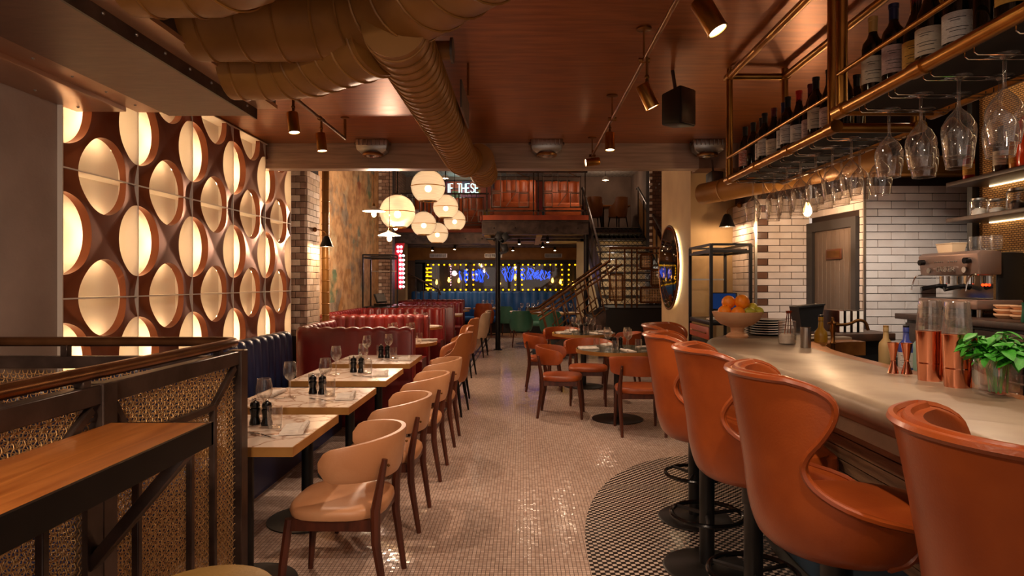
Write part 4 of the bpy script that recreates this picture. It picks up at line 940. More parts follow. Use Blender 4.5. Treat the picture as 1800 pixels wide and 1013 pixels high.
# wire hangers + hanging glasses
hang_me = MB()
for dx in (-.018, .018):
    hang_me.tube([(-.02, dx, .03), (-.02, dx, .006), (-.012, dx, 0), (.29, dx, 0), (.302, dx, .006), (.305, dx, .03)], .0028, 6)
hang_me = hang_me.mesh('glass_hanger'); hang_me.materials.append(m_chrome)
def make_hang():
    t = thing('wine_glass', '-', 'glass')
    pr = [(.036, .0), (.036, -.002), (.012, -.006), (.0055, -.014), (.0045, -.085), (.008, -.098), (.03, -.122), (.0445, -.15), (.047, -.17), (.044, -.205), (.036, -.245)]
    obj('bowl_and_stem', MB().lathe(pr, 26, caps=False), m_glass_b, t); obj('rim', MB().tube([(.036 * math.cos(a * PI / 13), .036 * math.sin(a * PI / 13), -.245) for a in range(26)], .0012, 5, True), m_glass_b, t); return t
hangg = Maker(make_hang)
for rk, x0, ys, nm in ((rackB, 1.34, [2.70 + .165 * k for k in range(8)], 'far rack'), (rackA, 1.24, [2.25 - .18 * k for k in range(5)], 'near rack')):
    for i, y in enumerate(ys):
        link('glass_hanger', hang_me, None, rk, (x0, y, 2.068))
        for j in range(2):
            hangg((x0 + .075 + j * .125, y, 2.074), 0, '%s hanging wine glass on the %s wire of the %s from the rack gap' % ('outer' if j == 0 else 'inner', ORD[i], nm), 'hanging wine glasses')

# ---- fruit bowl and other things on the counter
bw = thing('fruit_bowl', 'pale wooden footed bowl heaped with fruit at the far end of the bar', 'bowl', (1.36, 3.98, 1.1))
obj('foot', MB().lathe([(.065, 0), (.07, .012), (.058, .025), (.04, .035), (.042, .06), (.05, .07)], 28), m_bowl, bw)
obj('dish', MB().lathe([(.05, .068), (.1, .085), (.135, .115), (.152, .155), (.155, .165), (.15, .166), (.14, .15), (.11, .115), (.05, .09)], 36), m_bowl, bw)
fz = 1.1
for i, (dx, dy, dz, r, l) in enumerate([(-.09, -.03, .165, .042, 'leftmost orange in the wooden bowl'), (-.02, -.075, .158, .043, 'orange at the front rim of the wooden bowl'), (-.055, .0, .225, .043, 'orange on top at the left of the wooden bowl'), (.02, -.03, .228, .046, 'biggest orange on top of the heap in the wooden bowl')]):
    t = thing('orange', l, 'orange', (1.36 + dx, 3.98 + dy, fz + dz - r), i, 'oranges in the bowl'); obj('peel', MB().sphere((0, 0, r), r, 20, 14), m_orange, t); obj('stem_end', MB().sphere((.3 * r, 0, r * 1.93), r * .09, 8, 6), m_wood_leg, t)
for i, (dx, dy, dz, r, l) in enumerate([(.055, -.07, .165, .03, 'green lime at the front rim of the wooden bowl'), (.09, -.02, .19, .032, 'yellow-green lime on top at the right of the bowl'), (.12, -.035, .168, .03, 'rightmost lime in the wooden bowl')]):
    t = thing('lime', l, 'lime', (1.36 + dx, 3.98 + dy, fz + dz - r), i, 'limes in the bowl'); obj('peel', MB().sphere((0, 0, r), r, 18, 12, (1.25, 1, 1)), m_lime, t); obj('tip', MB().sphere((r * 1.27, 0, r), r * .14, 8, 6), m_lime, t)
for k in range(7):
    t = thing('plate', 'black plate stacked behind the fruit bowl, %s from the bottom' % ORD[k], 'plate', (1.62, 4.18, 1.1 + k * .0155), k, 'black plates behind the fruit bowl'); obj('dish', MB().lathe([(.001, 0), (.08, 0), (.125, .01), (.13, .0135), (.12, .013), (.07, .006), (.001, .006)], 32), m_black_gl, t)
cj = thing('garnish_jar', 'cut crystal jar with copper bar spoons on the bar', 'jar', (1.50, 3.56, 1.1)); cb = MB()
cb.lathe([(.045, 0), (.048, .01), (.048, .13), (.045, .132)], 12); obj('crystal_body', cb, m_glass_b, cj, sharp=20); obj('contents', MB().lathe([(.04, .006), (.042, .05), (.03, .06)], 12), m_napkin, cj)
for k in range(3): obj('spoon', MB().tube([(-.02 + .02 * k, 0, .01), (.01 * k, .0, .17), (.012 * k, 0, .19)], [.003, .003, .009], 6), m_copper, cj)
ct = thing('steel_cup', 'small straight steel cup beside the crystal jar', 'cup', (1.515, 3.36, 1.1)); obj('cup_wall', MB().lathe([(.026, 0), (.027, .004), (.027, .11), (.025, .11), (.025, .01)], 24), m_steel_br, ct)
obj('cup_rim', MB().tube([(.026 * math.cos(a * PI / 12), .026 * math.sin(a * PI / 12), .11) for a in range(24)], .0015, 5, True), m_chrome, ct)
def jig(loc, l):
    t = thing('jigger', l, 'jigger', loc, 0, 'copper jiggers'); obj('large_cup', MB().lathe([(.008, .05), (.02, .115), (.0215, .118), (.019, .117), (.007, .055)], 20), m_copper, t); obj('small_cup', MB().lathe([(.02, 0), (.008, .045), (.008, .052)], 20), m_copper, t); obj('band', MB().tube([(.0085 * math.cos(a * PI / 8), .0085 * math.sin(a * PI / 8), .049) for a in range(16)], .002, 5, True), m_copper, t)
jig((1.43, 2.42, 1.1), 'copper jigger standing left of the shakers'); jig((1.47, 2.40, 1.1), 'copper jigger half hidden beside the shakers')
def shaker(loc, l, glass):
    t = thing('cocktail_shaker', l, 'cocktail shaker', loc, 0, 'copper cocktail shakers'); obj('tin', MB().lathe([(.036, 0), (.038, .005), (.045, .175), (.046, .178), (.043, .177), (.036, .01)], 28), m_copper, t)
    obj('band', MB().lathe([(.0383, .06), (.0405, .061), (.0405, .066), (.0385, .067)], 28, caps=False), m_copper, t)
    if glass: obj('mixing_glass', MB().lathe([(.040, .165), (.0445, .18), (.036, .285), (.031, .287), (.038, .18)], 28), m_glass_b, t)
shaker((1.455, 2.24, 1.1), 'copper shaker capped with a glass, left one of the front pair', True); shaker((1.455, 2.10, 1.1), 'copper shaker capped with a glass, right one of the front pair', True)
shaker((1.535, 2.19, 1.087), 'copper shaker tin behind the capped pair', False); shaker((1.545, 2.06, 1.087), 'copper shaker tin behind the mint glass', False)
mg = thing('mint_glass', 'square tumbler of water holding a bunch of fresh mint', 'herb glass', (1.46, 1.93, 1.1))
obj('tumbler', MB().loft([[(s_ * .045 * a, s_ * .045 * b, z) for a, b in ((-1, -1), (1, -1), (1, 1), (-1, 1))] for s_, z in ((.9, 0), (1, .01), (1, .115), (.94, .115), (.9, .02))]), m_glass, mg, bevel=.004)
stm = obj('stems', MB(), m_leaf, mg) if False else None
random.seed(3); smb = MB(); lmb = []
for k in range(26):
    a = random.uniform(0, 2 * PI); r0 = random.uniform(0, .028); a1 = a + random.uniform(-.3, .3); r1 = random.uniform(.02, .1); zt_ = random.uniform(.15, .22) - r1 * .35
    pts = [(r0 * math.cos(a), r0 * math.sin(a), .012), (.03 * math.cos(a1), .03 * math.sin(a1), .11), (r1 * math.cos(a1), r1 * math.sin(a1), zt_)]
    smb.tube(pts, .002, 5)
    for j in range(7):
        u = j / 6; base = Vector(pts[1]).lerp(Vector(pts[2]), .25 + .75 * u); an = j * 2.4 + k; tilt = random.uniform(-.5, .35) ; lmb.append((base, an, tilt, random.uniform(.026, .045)))
obj('stems', smb, m_leaf, mg)
lf = MB(); nv = 6
for s_ in range(nv + 1):
    pass
rows = [[(t * 1.0, wd_ * sd, .12 * (abs(sd) * wd_) * 2 - .35 * t * t) for sd in (-1, -.5, 0, .5, 1)] for t, wd_ in ((0, .03), (.15, .2), (.35, .31), (.6, .29), (.85, .16), (1, .01))]
lfm = MB().loft(rows, cyc=False).mesh('leaf'); lfm.materials.append(m_leaf)
for base, an, tilt, sz in lmb:
    o = link('leaf', lfm, None, mg, base); o.rotation_euler = (random.uniform(-.4, .4), -tilt, an); o.scale = (sz * 1.35,) * 3

# ---- under-counter zone behind the bar
wb = thing('sink_bench', 'wooden service bench with dark sink behind the bar', 'bench', (0, 0, 0)); obj('bench_top', MB().prism([(1.85, 4.05, 1.06), (2.5, 4.2, 1.06), (2.5, 4.6, 1.06), (2.1, 4.75, 1.06), (1.85, 4.5, 1.06)], (0, 0, .05)), m_wood_dk, wb, bevel=.005)
obj('bench_body', MB().prism([(1.88, 4.1, 0), (2.45, 4.22, 0), (2.45, 4.55, 0), (2.1, 4.7, 0), (1.88, 4.48, 0)], (0, 0, 1.06)), m_black, wb)
bk = thing('black_bin', 'black flared cardboard bin on the service bench', 'bin', (2.0, 4.42, 1.11)); obj('bin_wall', MB().loft([[(-.06, -.06, 0), (.06, -.06, 0), (.06, .06, 0), (-.06, .06, 0)], [(-.09, -.08, .17), (.09, -.08, .19), (.09, .08, .19), (-.09, .08, .17)], [(-.08, -.07, .165), (.08, -.07, .18), (.08, .07, .18), (-.08, .07, .165)], [(-.05, -.05, .02), (.05, -.05, .02), (.05, .05, .02), (-.05, .05, .02)]]), m_black, bk); obj('bin_lip', MB().bar((-.09, -.085, .17), (.09, -.085, .19), .012, .012), m_black, bk)
for k in range(4):
    t = thing('menu_book', 'dark bound menu standing on the service bench, %s from the bin' % ORD[k], 'book', (2.16 + k * .045, 4.36, 1.11), 0, 'menus on the service bench'); obj('cover', MB().box(-.017, .017, -.11, .11, 0, .15), [m_wood_leg, m_black, m_wood_dk, m_black][k], t, bevel=.003); obj('pages', MB().box(-.013, .013, -.112, -.108, .004, .146), m_napkin, t)
tp = thing('tap', 'aged brass swan-neck tap behind the bar', 'tap', (1.79, 3.62, 1.0)); obj('pillar', MB().lathe([(.022, 0), (.022, .02), (.012, .03), (.012, .09), (.017, .1), (.012, .11), (.012, .16), (.018, .17), (.014, .2), (.02, .215), (.008, .23), (.008, .25)], 16), m_brass_dk, tp)
obj('spout', MB().tube(smooth([(0, 0, .205), (.05, 0, .205), (.1, 0, .21), (.145, 0, .235), (.19, 0, .225), (.205, 0, .175)], 2), .009, 10), m_brass_dk, tp); obj('cross_handle', MB().tube([(-.03, 0, .215), (.03, 0, .215)], .006, 8), m_brass_dk, tp)
bottle((1.83, 3.85, .98), 2, 0, None, 'amber oil bottle with pourer behind the tap', 'bar bottles', mat('amber_glass', (150, 110, 30), .1), .27)
bottle((1.90, 3.28, .985), 2, 2, None, 'pale plastic squeeze bottle behind the counter', 'bar bottles', mat('pale_plastic', (206, 176, 120), .5), .24)
bottle((1.92, 3.14, .985), 2, 0, 1, 'clear bottle with blue label and black cap behind the counter', 'bar bottles', mat('blue_label_bottle', (70, 84, 170), .2), .25)
bottle((1.97, 3.10, .985), 2, 0, None, 'clear bottle with green cap behind the counter', 'bar bottles', mat('pale_green_bottle', (160, 190, 170), .12), .26)
ub = thing('under_counter', 'dark steel speed rail shelf behind the bar counter', 'shelf', (0, 0, 0)); obj('shelf_top', MB().box(1.64, 2.02, .6, 3.95, .965, .985), m_steel_blk, ub); obj('shelf_body', MB().box(1.66, 2.0, .62, 3.9, 0, .965), m_black, ub)
# ---- back bar
bbx = thing('back_bar', 'dark back bar cabinet with drawers along the right wall', 'cabinet', (0, 0, 0)); obj('worktop', MB().box(2.74, 3.45, 1.0, 4.62, 1.185, 1.225), m_wood_dk, bbx, bevel=.004)
obj('carcass', MB().box(2.82, 3.44, 1.05, 4.6, .08, 1.185), m_black, bbx)
for k in range(5):
    y0 = 1.1 + k * .7
    for z0, z1 in ((.98, 1.16), (.15, .93)):
        d = obj('drawer' if z0 > .5 else 'cabinet_door', MB().box(2.795, 2.82, y0 + .01, y0 + .68, z0, z1), m_steel_dk, bbx, bevel=.004); obj('handle', MB().tube([(2.782, y0 + .2, z1 - .05), (2.782, y0 + .5, z1 - .05)], .006, 8), m_steel_br, d)
obj('indicator', MB().tube([(2.79, 2.98, 1.0), (2.783, 2.98, 1.0)], .013, 14), e_indic, bbx)
mwv = brickmat('woven_wire', (206, 160, 96), (180, 134, 76), (92, 62, 34), 1); [setattr(n.inputs['Brick Width'], 'default_value', .03) or setattr(n.inputs['Row Height'], 'default_value', .014) or setattr(n.inputs['Mortar Size'], 'default_value', .003) for n in mwv.node_tree.nodes if n.type == 'TEX_BRICK']
ms = thing('bar_shelving', 'back bar shelving of dark boards before a woven brass panel', 'shelving', (0, 0, 0))
obj('woven_panel', MB().box(3.22, 3.25, 1.0, 4.42, 1.24, 2.8), mwv, ms); obj('end_post', MB().box(3.17, 3.25, 4.42, 4.47, 1.22, 2.8), m_black, ms)
for z in (2.145, 1.895): obj('shelf', MB().box(2.95, 3.22, 1.0, 4.37, z - .028, z), m_wood_dk, ms, bevel=.003)
obj('light_strip', MB().box(3.08, 3.10, 1.0, 4.2, 2.735, 2.75), e_strip, ms); obj('light_strip', MB().box(3.2, 3.21, 1.0, 4.3, 2.108, 2.115), e_strip, ms); obj('light_strip', MB().box(3.2, 3.21, 1.0, 4.3, 1.858, 1.865), e_strip, ms)
obj('cornice', MB().box(2.9, 3.22, 1.0, 4.4, 2.76, 2.8), m_brass_dk, ms)
cl = [((150, 50, 20), 1, 'amber whiskey bottle with white label', .28, 0), ((196, 120, 30), 3, 'amber whiskey bottle with yellow label', .28, 2), ((235, 70, 20), None, 'tall bright orange aperitif bottle', .46, 1), ((60, 40, 26), 0, 'dark rum bottle with cream label', .3, 0), ((230, 220, 200), 1, 'clear spirit bottle with white label', .32, 0)]
for i, (c, l, nm, h, cp) in enumerate(cl): bottle((3.07 - (.03 if i > 2 else 0), 4.0 - i * .105 + (.3 if i == 3 else 0) , 2.145), 2, cp, l, nm + ' on the upper bar shelf', 'spirits on the shelf', mat('spirit_%d' % i, c, .12), h)
bottle((3.06, 4.30, 2.145), 2, 1, 3, 'small red liqueur bottle at the far end of the upper shelf', 'spirits on the shelf', mat('red_liqueur', (150, 30, 16), .12), .25)
for i in range(5):
    t = thing('glass_jar', 'lidded glass jar of dark garnish on the lower bar shelf, %s from the far end' % ORD[i], 'jar', (3.06, 4.2 - i * .16, 1.895), 0, 'jars on the lower bar shelf'); s_ = [.8, .6, .95, 1, .9][i]
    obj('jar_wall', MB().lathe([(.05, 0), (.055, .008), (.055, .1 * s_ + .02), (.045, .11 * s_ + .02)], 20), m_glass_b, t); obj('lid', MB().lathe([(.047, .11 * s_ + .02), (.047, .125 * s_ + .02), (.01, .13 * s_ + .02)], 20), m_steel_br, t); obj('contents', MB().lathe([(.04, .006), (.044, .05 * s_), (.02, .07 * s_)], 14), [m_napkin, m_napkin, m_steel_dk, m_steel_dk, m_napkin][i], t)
# ---- coffee machine
cm = thing('coffee_machine', 'taupe two-group espresso machine with raised lettering on its front', 'coffee machine', (2.9, 4.0, 1.225))
obj('head_casing', MB().prism([(.02, 0, .275), (.16, 0, .275), (.16, 0, .43), (.03, 0, .435), (.0, 0, .415)], (0, .6, 0)), m_machine, cm, bevel=.008)
obj('rear_body', MB().box(.14, .31, .01, .59, .04, .42), m_black, cm, bevel=.006); obj('splash_panel', MB().box(.12, .142, .02, .58, .1, .275), m_chrome, cm); obj('drip_tray', MB().box(.0, .3, .0, .6, .05, .115), m_machine, cm, bevel=.012)
obj('tray_grill', MB().box(.02, .12, .03, .57, .116, .12), m_steel_blk, cm)
for y in (.06, .54):
    for x in (.06, .26): obj('foot', MB().tube([(x, y, 0), (x, y, .05)], .016, 10), m_steel_br, cm)
for y in (.16, .40):
    g = obj('group_head', MB().tube([(.06, y, .27), (.06, y, .215)], .034, 18), m_chrome, cm); obj('portafilter', MB().tube([(.06, y, .205), (.02, y, .202), (-.09, y + .02, .18)], [.03, .014, .016], 12), m_black_gl, g)
for y in (.07, .53): obj('knob', MB().tube([(.0, y, .37), (-.035, y, .368)], .02, 14), m_black_gl, cm); obj('gauge', MB().tube([(.006, .12 if y < .3 else .48, .31), (-.002, .12 if y < .3 else .48, .31)], .02, 18), m_steel_br, cm)
for y in (.02, .58): obj('steam_wand', MB().tube(smooth([(.03, y, .28), (-.03, y, .275), (-.05, y, .22), (-.06, y, .17)], 2), .005, 8), m_chrome, cm)
for y in (.17, .2): obj('indicator', MB().sphere((.11, y - .1, .21), .009, 8, 6), e_red, cm)
for k in range(10): obj('button', MB().sphere((.006, .2 + (k % 5) * .02 + (k // 5) * .14, .368), .005, 6, 5), m_steel_br, cm)
def textmesh(s_, size, ext):
    cu = bpy.data.curves.new('lettering', 'FONT'); cu.body = s_; cu.size = size; cu.extrude = ext; cu.align_x = 'CENTER'; cu.resolution_u = 3
    o = bpy.data.objects.new('tmp', cu); C.objects.link(o); bpy.context.view_layer.update(); me = bpy.data.meshes.new_from_object(o.evaluated_get(bpy.context.evaluated_depsgraph_get())); bpy.data.objects.remove(o); return me
tm = textmesh('GAGGIA', .05, .003); tm.materials.append(m_steel_br); o = link('lettering', tm, None, cm, (.0, .30, .30)); o.rotation_euler = (PI / 2, 0, -PI / 2)
t = thing('ice_tub', 'pinkish plastic tub on top of the coffee machine', 'tub', (2.98, 4.36, 1.66)); obj('tub_wall', MB().loft([[(a * .05 * s_, b * .085 * s_, z) for a, b in ((-1, -1), (1, -1), (1, 1), (-1, 1))] for s_, z in ((.85, 0), (1, .06), (.92, .06), (.8, .01))]), m_leather_bei, t); obj('tub_rim', MB().tube([(.05, .085, .06), (-.05, .085, .06), (-.05, -.085, .06), (.05, -.085, .06)], .004, 5, True), m_leather_bei, t)
for k in range(3): tumb((3.0 + .02 * k, 4.16 - .07 * k, 1.661), 0, 'upturned tumbler on the coffee machine, %s from the tub' % ORD[k], 'tumblers on the machine', .9)
gr = thing('coffee_grinder', 'steel coffee grinder with conical hopper beside the machine', 'coffee grinder', (3.06, 3.62, 1.225)); obj('hopper', MB().lathe([(.02, .24), (.035, .26), (.07, .36), (.07, .42), (.066, .42), (.03, .27)], 24), m_chrome, gr); obj('grinder_body', MB().loft([[(-.06, -.05, .0), (.08, -.05, 0), (.08, .05, 0), (-.06, .05, 0)], [(-.05, -.04, .02), (.07, -.04, .02), (.07, .04, .02), (-.05, .04, .02)], [(-.03, -.03, .16), (.06, -.03, .16), (.06, .03, .16), (-.03, .03, .16)], [(-.04, -.04, .24), (.06, -.04, .24), (.06, .04, .24), (-.04, .04, .24)]]), m_machine, gr); obj('chute', MB().tube([(-.03, 0, .19), (-.09, 0, .17)], [.02, .012], 10), m_chrome, gr)
jg = thing('milk_jug', 'dark green enamel milk jug on the back bar', 'jug', (2.86, 3.52, 1.225)); obj('jug_wall', MB().lathe([(.047, 0), (.05, .006), (.044, .07), (.045, .105), (.048, .112), (.044, .11), (.04, .02)], 24), m_green, jg); obj('handle', MB().tube(smooth([(.0, -.045, .1), (.0, -.075, .095), (.0, -.078, .05), (.0, -.048, .03)], 2), .006, 8), m_green, jg)
for k in range(3):
    t = thing('saucer_stack', 'stack of pale saucers behind the jug, %s from the far end' % ORD[k], 'saucer', (3.02 + .0 * k, 3.92 - .135 * k, 1.225), 0, 'stacked saucers'); obj('saucer', MB().lathe([(.04, 0), (.062, .02), (.062, .03), (.04, .03), (.062, .05), (.062, .06), (.03, .06)], 20), m_bowl, t); obj('saucer', MB().lathe([(.04, .06), (.062, .08), (.062, .085), (.03, .075)], 20), m_bowl, t)
# ================================================================== BALUSTRADE, LEDGE, STOOL
def weave(o, u, v, W_, H_, pitch, r=.0022, amp=.004, inside=None):
    o = Vector(o); u = Vector(u); v = Vector(v); n = u.cross(v).normalized(); mb = MB()
    nu, nv_ = int(W_ / pitch), int(H_ / pitch)
    def wire(a, da, db, cnt, ln, ph):
        pts = []; steps = int(ln / pitch) * 2
        for s_ in range(steps + 1):
            t = s_ * pitch / 2; k = math.cos(PI * s_ / 2 + ph)
            p = o + da * a + db * t
            if inside and not inside(a, t, da is u): 
                if len(pts) > 1: mb.tube(pts, r, 3, cap=False)
                pts = []; continue
            pts.append(p + n * (k * amp) + da * (math.sin(PI * s_ / 2 + ph) * amp * .5))
        if len(pts) > 1: mb.tube(pts, r, 3, cap=False)
    for i in range(1, nu): wire(i * pitch, u, v, i, H_, PI * (i % 2))
    for j in range(1, nv_): wire(j * pitch, v, u, j, W_, PI * ((j + 1) % 2))
    return mb
FX = -1.17
bal = thing('balustrade', 'bronze-railed steel balustrade with woven wire panels around the stair well', 'balustrade', (0, 0, 0))
obj('handrail', MB().tube(smooth([(FX, -1.2, 1.205), (FX, 2.3, 1.205), (FX, 2.5, 1.205), (FX - .02, 2.585, 1.205), (FX - .12, 2.6, 1.205), (-2.49, 2.6, 1.205)], 2), .02, 12), m_handrail, bal)
def stl(nm, a, b, w_, h_): return obj(nm, MB().bar(a, b, w_, h_), m_steel_dk, bal, bevel=.003, bseg=1)
for y in (2.56, 1.73, .88, .0): stl('post', (FX, y, 0), (FX, y, 1.175), .06, .06)
for y0, y1 in ((1.755, 2.535), (.905, 1.705), (.025, .855)):
    stl('top_beam', (FX, y0, 1.145), (FX, y1, 1.145), .045, .055); stl('bottom_beam', (FX, y0, .06), (FX, y1, .06), .04, .05)
    yb = y1 - .2; stl('inset_bar', (FX + .012, y1 - .03, 1.11), (FX + .012, yb, .985), .02, .025); stl('inset_bar', (FX + .012, yb, .985), (FX + .012, y0 + .09, .985), .02, .025); stl('inset_bar', (FX + .012, y0 + .09, .985), (FX + .012, y0 + .01, 1.11), .02, .025); stl('inset_bar', (FX + .012, yb, .985), (FX + .012, yb, .09), .022, .022)
    stl('inset_bar', (FX + .012, y0 + .12, .96), (FX + .012, y0 + .12, .09), .022, .022); stl('inset_bar', (FX + .012, y0 + .42, .96), (FX + .012, y0 + .42, .09), .022, .022)
    stuff(obj('wire_panel', weave((FX, y0, .08), (0, 1, 0), (0, 0, 1), y1 - y0, 1.04, .0165), m_wire, bal, sharp=180))
for y in (2.4, 1.66, .9): stl('bracket', (FX, y, 1.17), (FX, y, 1.19), .03, .03)
stl('top_beam', (FX - .02, 2.6, 1.12), (-2.49, 2.6, 1.12), .04, .05); stl('bottom_beam', (FX - .02, 2.6, .06), (-2.49, 2.6, .06), .04, .05)
for x in (-1.9, -2.3): stl('bracket', (x, 2.6, 1.14), (x, 2.6, 1.19), .03, .03)
stl('inset_bar', (-2.1, 2.585, .9), (-2.45, 2.585, 1.1), .04, .03); stl('post', (-1.83, 2.6, 0), (-1.83, 2.6, 1.1), .04, .04)
stuff(obj('wire_panel', weave((-2.49, 2.6, .08), (1, 0, 0), (0, 0, 1), 1.3, 1.02, .0165), m_wire, bal, sharp=180))
led = thing('drinks_ledge', 'narrow oak drinks ledge in a steel angle frame on the balustrade', 'ledge', (0, 0, 0))
obj('oak_top', MB().box(-1.14, -.872, -1.2, 1.73, 1.04, 1.062), m_oak, led); obj('steel_edge', MB().box(-.872, -.862, -1.2, 1.74, 1.0, 1.063), m_steel_blk, led); obj('steel_edge', MB().box(-1.14, -.862, 1.73, 1.74, 1.0, 1.062), m_steel_blk, led)
for y in (1.66, .82, .1):
    obj('brace', MB().bar((-.885, y, 1.01), (-1.145, y, .70), .045, .03), m_steel_dk, led, bevel=.003); obj('bracket_plate', MB().box(-1.15, -1.135, y - .03, y + .03, .62, 1.04), m_steel_dk, led); obj('bolt', MB().sphere((-1.13, y, .95), .012, 8, 6), m_steel_br, led)
ks = thing('low_stool', 'round khaki leather topped stool under the ledge', 'stool', (-.735, 1.43, 0)); obj('seat', cushion(MB(), 0, 0, .165, .165, .69, .74, 2.0, 36, crown=.014), m_leather_khaki, ks)
obj('seat_ring', MB().lathe([(.15, .66), (.155, .66), (.155, .69), (.15, .69)], 30), m_black, ks)
for k in range(4):
    a = PI / 4 + k * PI / 2; obj('leg', MB().tube([(.12 * math.cos(a), .12 * math.sin(a), .67), (.19 * math.cos(a), .19 * math.sin(a), 0)], .013, 8), m_black, ks)
obj('foot_ring', MB().tube([(.162 * math.cos(k * PI / 14), .162 * math.sin(k * PI / 14), .25) for k in range(28)], .008, 6, True), m_black, ks)

# ================================================================== LIGHT FITTINGS
def spot_head(parent, loc, aim, L=.13, r=.036, lit=True, m=None):
    d = Vector(aim).normalized(); R = d.to_track_quat('-Z', 'Y').to_matrix(); m = m or m_brass
    h = obj('spot_head', MB().lathe([(r * .92, .06), (r, .055), (r, -.065), (r * 1.06, -.066), (r * 1.06, -.07), (r * .9, -.07), (r * .86, -.05), (r * .3, -.048)], 22, R=R, caps=True), m, parent, loc)
    if lit: obj('lens', MB().lathe([(r * .84, -.0645), (r * .84, -.067)], 18, R=R), e_spot, h)
    obj('knuckle', MB().tube([(0, 0, .05), (0, 0, .09)], .009, 8).sphere((0, 0, .095), .013, 8, 6), m_brass_dk, h); return h
tr1 = thing('track_light', 'brass pipe track with tilted spot heads right of the aisle ceiling', 'track light', (.64, 0, 2.8))
obj('rail', MB().tube([(0, -1.2, -.17), (0, 5.9, -.17)], .0115, 10), m_brass_dk, tr1)
for y in (.6, 2.0, 3.32, 4.51, 5.82):
    obj('canopy', MB().lathe([(.04, 0), (.04, -.008), (.012, -.014)], 20, (0, y, 0)), m_brass_dk, tr1); obj('stem', MB().tube([(0, y, 0), (0, y, -.17)], .0055, 6), m_brass_dk, tr1); obj('clamp', MB().tube([(-.03, y, -.17), (.03, y, -.17)], .014, 8), m_brass_dk, tr1)
for (y, dz, ax, ay, az) in ((2.17, -.42, .3, -.12, -.6), (3.24, -.38, .3, .05, -.6), (4.63, -.30, 0, -.05, -1), (5.75, -.24, -1, -.1, -.15), (1.1, -.4, .3, .1, -.6), (-.4, -.4, .0, .4, -.6)):
    spot_head(tr1, (0, y, dz), (ax, ay, az), L=.13); obj('drop_rod', MB().tube([(0, y, -.17), (0, y, dz + .09)], .006, 6), m_brass_dk, tr1)
tr2 = thing('track_light', 'aged brass pipe track with two spot heads near the lit screen', 'track light', (-1.46, 0, 2.8))
obj('rail', MB().tube([(0, 3.7, -.17), (0, 5.12, -.17)], .012, 10), m_brass_dk, tr2); obj('canopy', MB().lathe([(.036, 0), (.036, -.008), (.012, -.014)], 20, (0, 5.12, 0)), m_brass_dk, tr2); obj('stem', MB().tube([(0, 5.12, 0), (0, 5.12, -.17)], .011, 8), m_brass_dk, tr2)
for y, az in ((3.97, (.12, -.05, -1)), (4.52, (.1, 0, -1))):
    obj('tee', MB().tube([(0, y - .04, -.17), (0, y + .04, -.17)], .018, 10), m_brass_dk, tr2); spot_head(tr2, (0, y, -.33), az); obj('drop_rod', MB().tube([(0, y, -.17), (0, y, -.25)], .009, 8), m_brass_dk, tr2)
def make_flood():
    t = thing('flood_light', '-', 'light fitting'); obj('housing', MB().loft([[(-.15 * s_, -.07 * s_, z), (.15 * s_, -.07 * s_, z), (.15 * s_, .06, z), (-.15 * s_, .06, z)] for s_, z in ((1, 0), (1, -.05), (.92, -.1), (.62, -.13))]), m_steel_br, t, bevel=.006)
    for k in range(7): obj('fin', MB().box(-.12 + k * .04 - .003, -.12 + k * .04 + .003, -.085, .05, -.055, -.004), m_steel_br, t)
    b = obj('bezel', MB().tube([(.085 * math.cos(a * PI / 12), .085 * math.sin(a * PI / 12), -.135) for a in range(24)], .016, 8, True), m_brass_dk, t); obj('lens', MB().sphere((0, 0, -.13), .078, 20, 12, (1, 1, .5)), m_glass_b, b)
    for s_ in (-1, 1): obj('pivot', MB().tube([(s_ * .145, 0, -.03), (s_ * .17, 0, -.03)], .014, 10), m_steel_dk, t)
    return t
fld = Maker(make_flood)
for x, l in ((-1.43, 'left'), (.22, 'middle'), (1.75, 'right')): fld((x, 5.95, 2.80), 0, '%s one of three metal floodlights fixed under the bulkhead' % l, 'floodlights at the bulkhead')
def speaker(loc, rz, tilt, l, sc=1):
    t = thing('loudspeaker', l, 'loudspeaker', loc, rz); o1 = obj('cabinet', MB().loft([[(-.08, -.07, -.12), (.08, -.07, -.12), (.06, .09, -.10), (-.06, .09, -.10)], [(-.08, -.07, .12), (.08, -.07, .12), (.06, .09, .10), (-.06, .09, .10)]]), m_black, t, bevel=.012); o2 = obj('grille', MB().box(-.072, .072, -.078, -.068, -.11, .11), m_steel_dk, t, bevel=.006); obj('bracket', MB().tube([(0, .02, .1), (0, .05, .27)], .012, 8), m_steel_dk, t); t.scale = (sc,) * 3
speaker((.98, 3.95, 2.55), .7, 0, 'black loudspeaker hung from the ceiling right of the track light'); speaker((1.80, 5.9, 2.40), .3, 0, 'small black loudspeaker on the cream wall corner', .8)
def make_globe():
    t = thing('globe_pendant', '-', 'pendant lamp'); r = .25
    prof = [(r * math.sin(a), -r * math.cos(a)) for a in [.55 + (PI - .75) * k / 16 for k in range(17)]]
    sh = obj('glass_globe', MB().lathe(prof, 36, caps=False), m_globe, t); obj('seam_ring', MB().tube([(r * 1.004 * math.cos(a * PI / 18), r * 1.004 * math.sin(a * PI / 18), 0) for a in range(36)], .006, 6, True), m_brass, sh); obj('bottom_rim', MB().tube([(.132 * math.cos(a * PI / 18), .132 * math.sin(a * PI / 18), -.212) for a in range(36)], .006, 6, True), m_brass, sh)
    obj('cap', MB().lathe([(.06, .24), (.055, .26), (.02, .27), (.015, .3)], 18), m_steel_dk, t); obj('bulb', MB().sphere((0, 0, -.03), .05, 14, 10), e_bulb2, t); return t
glb = Maker(make_globe)
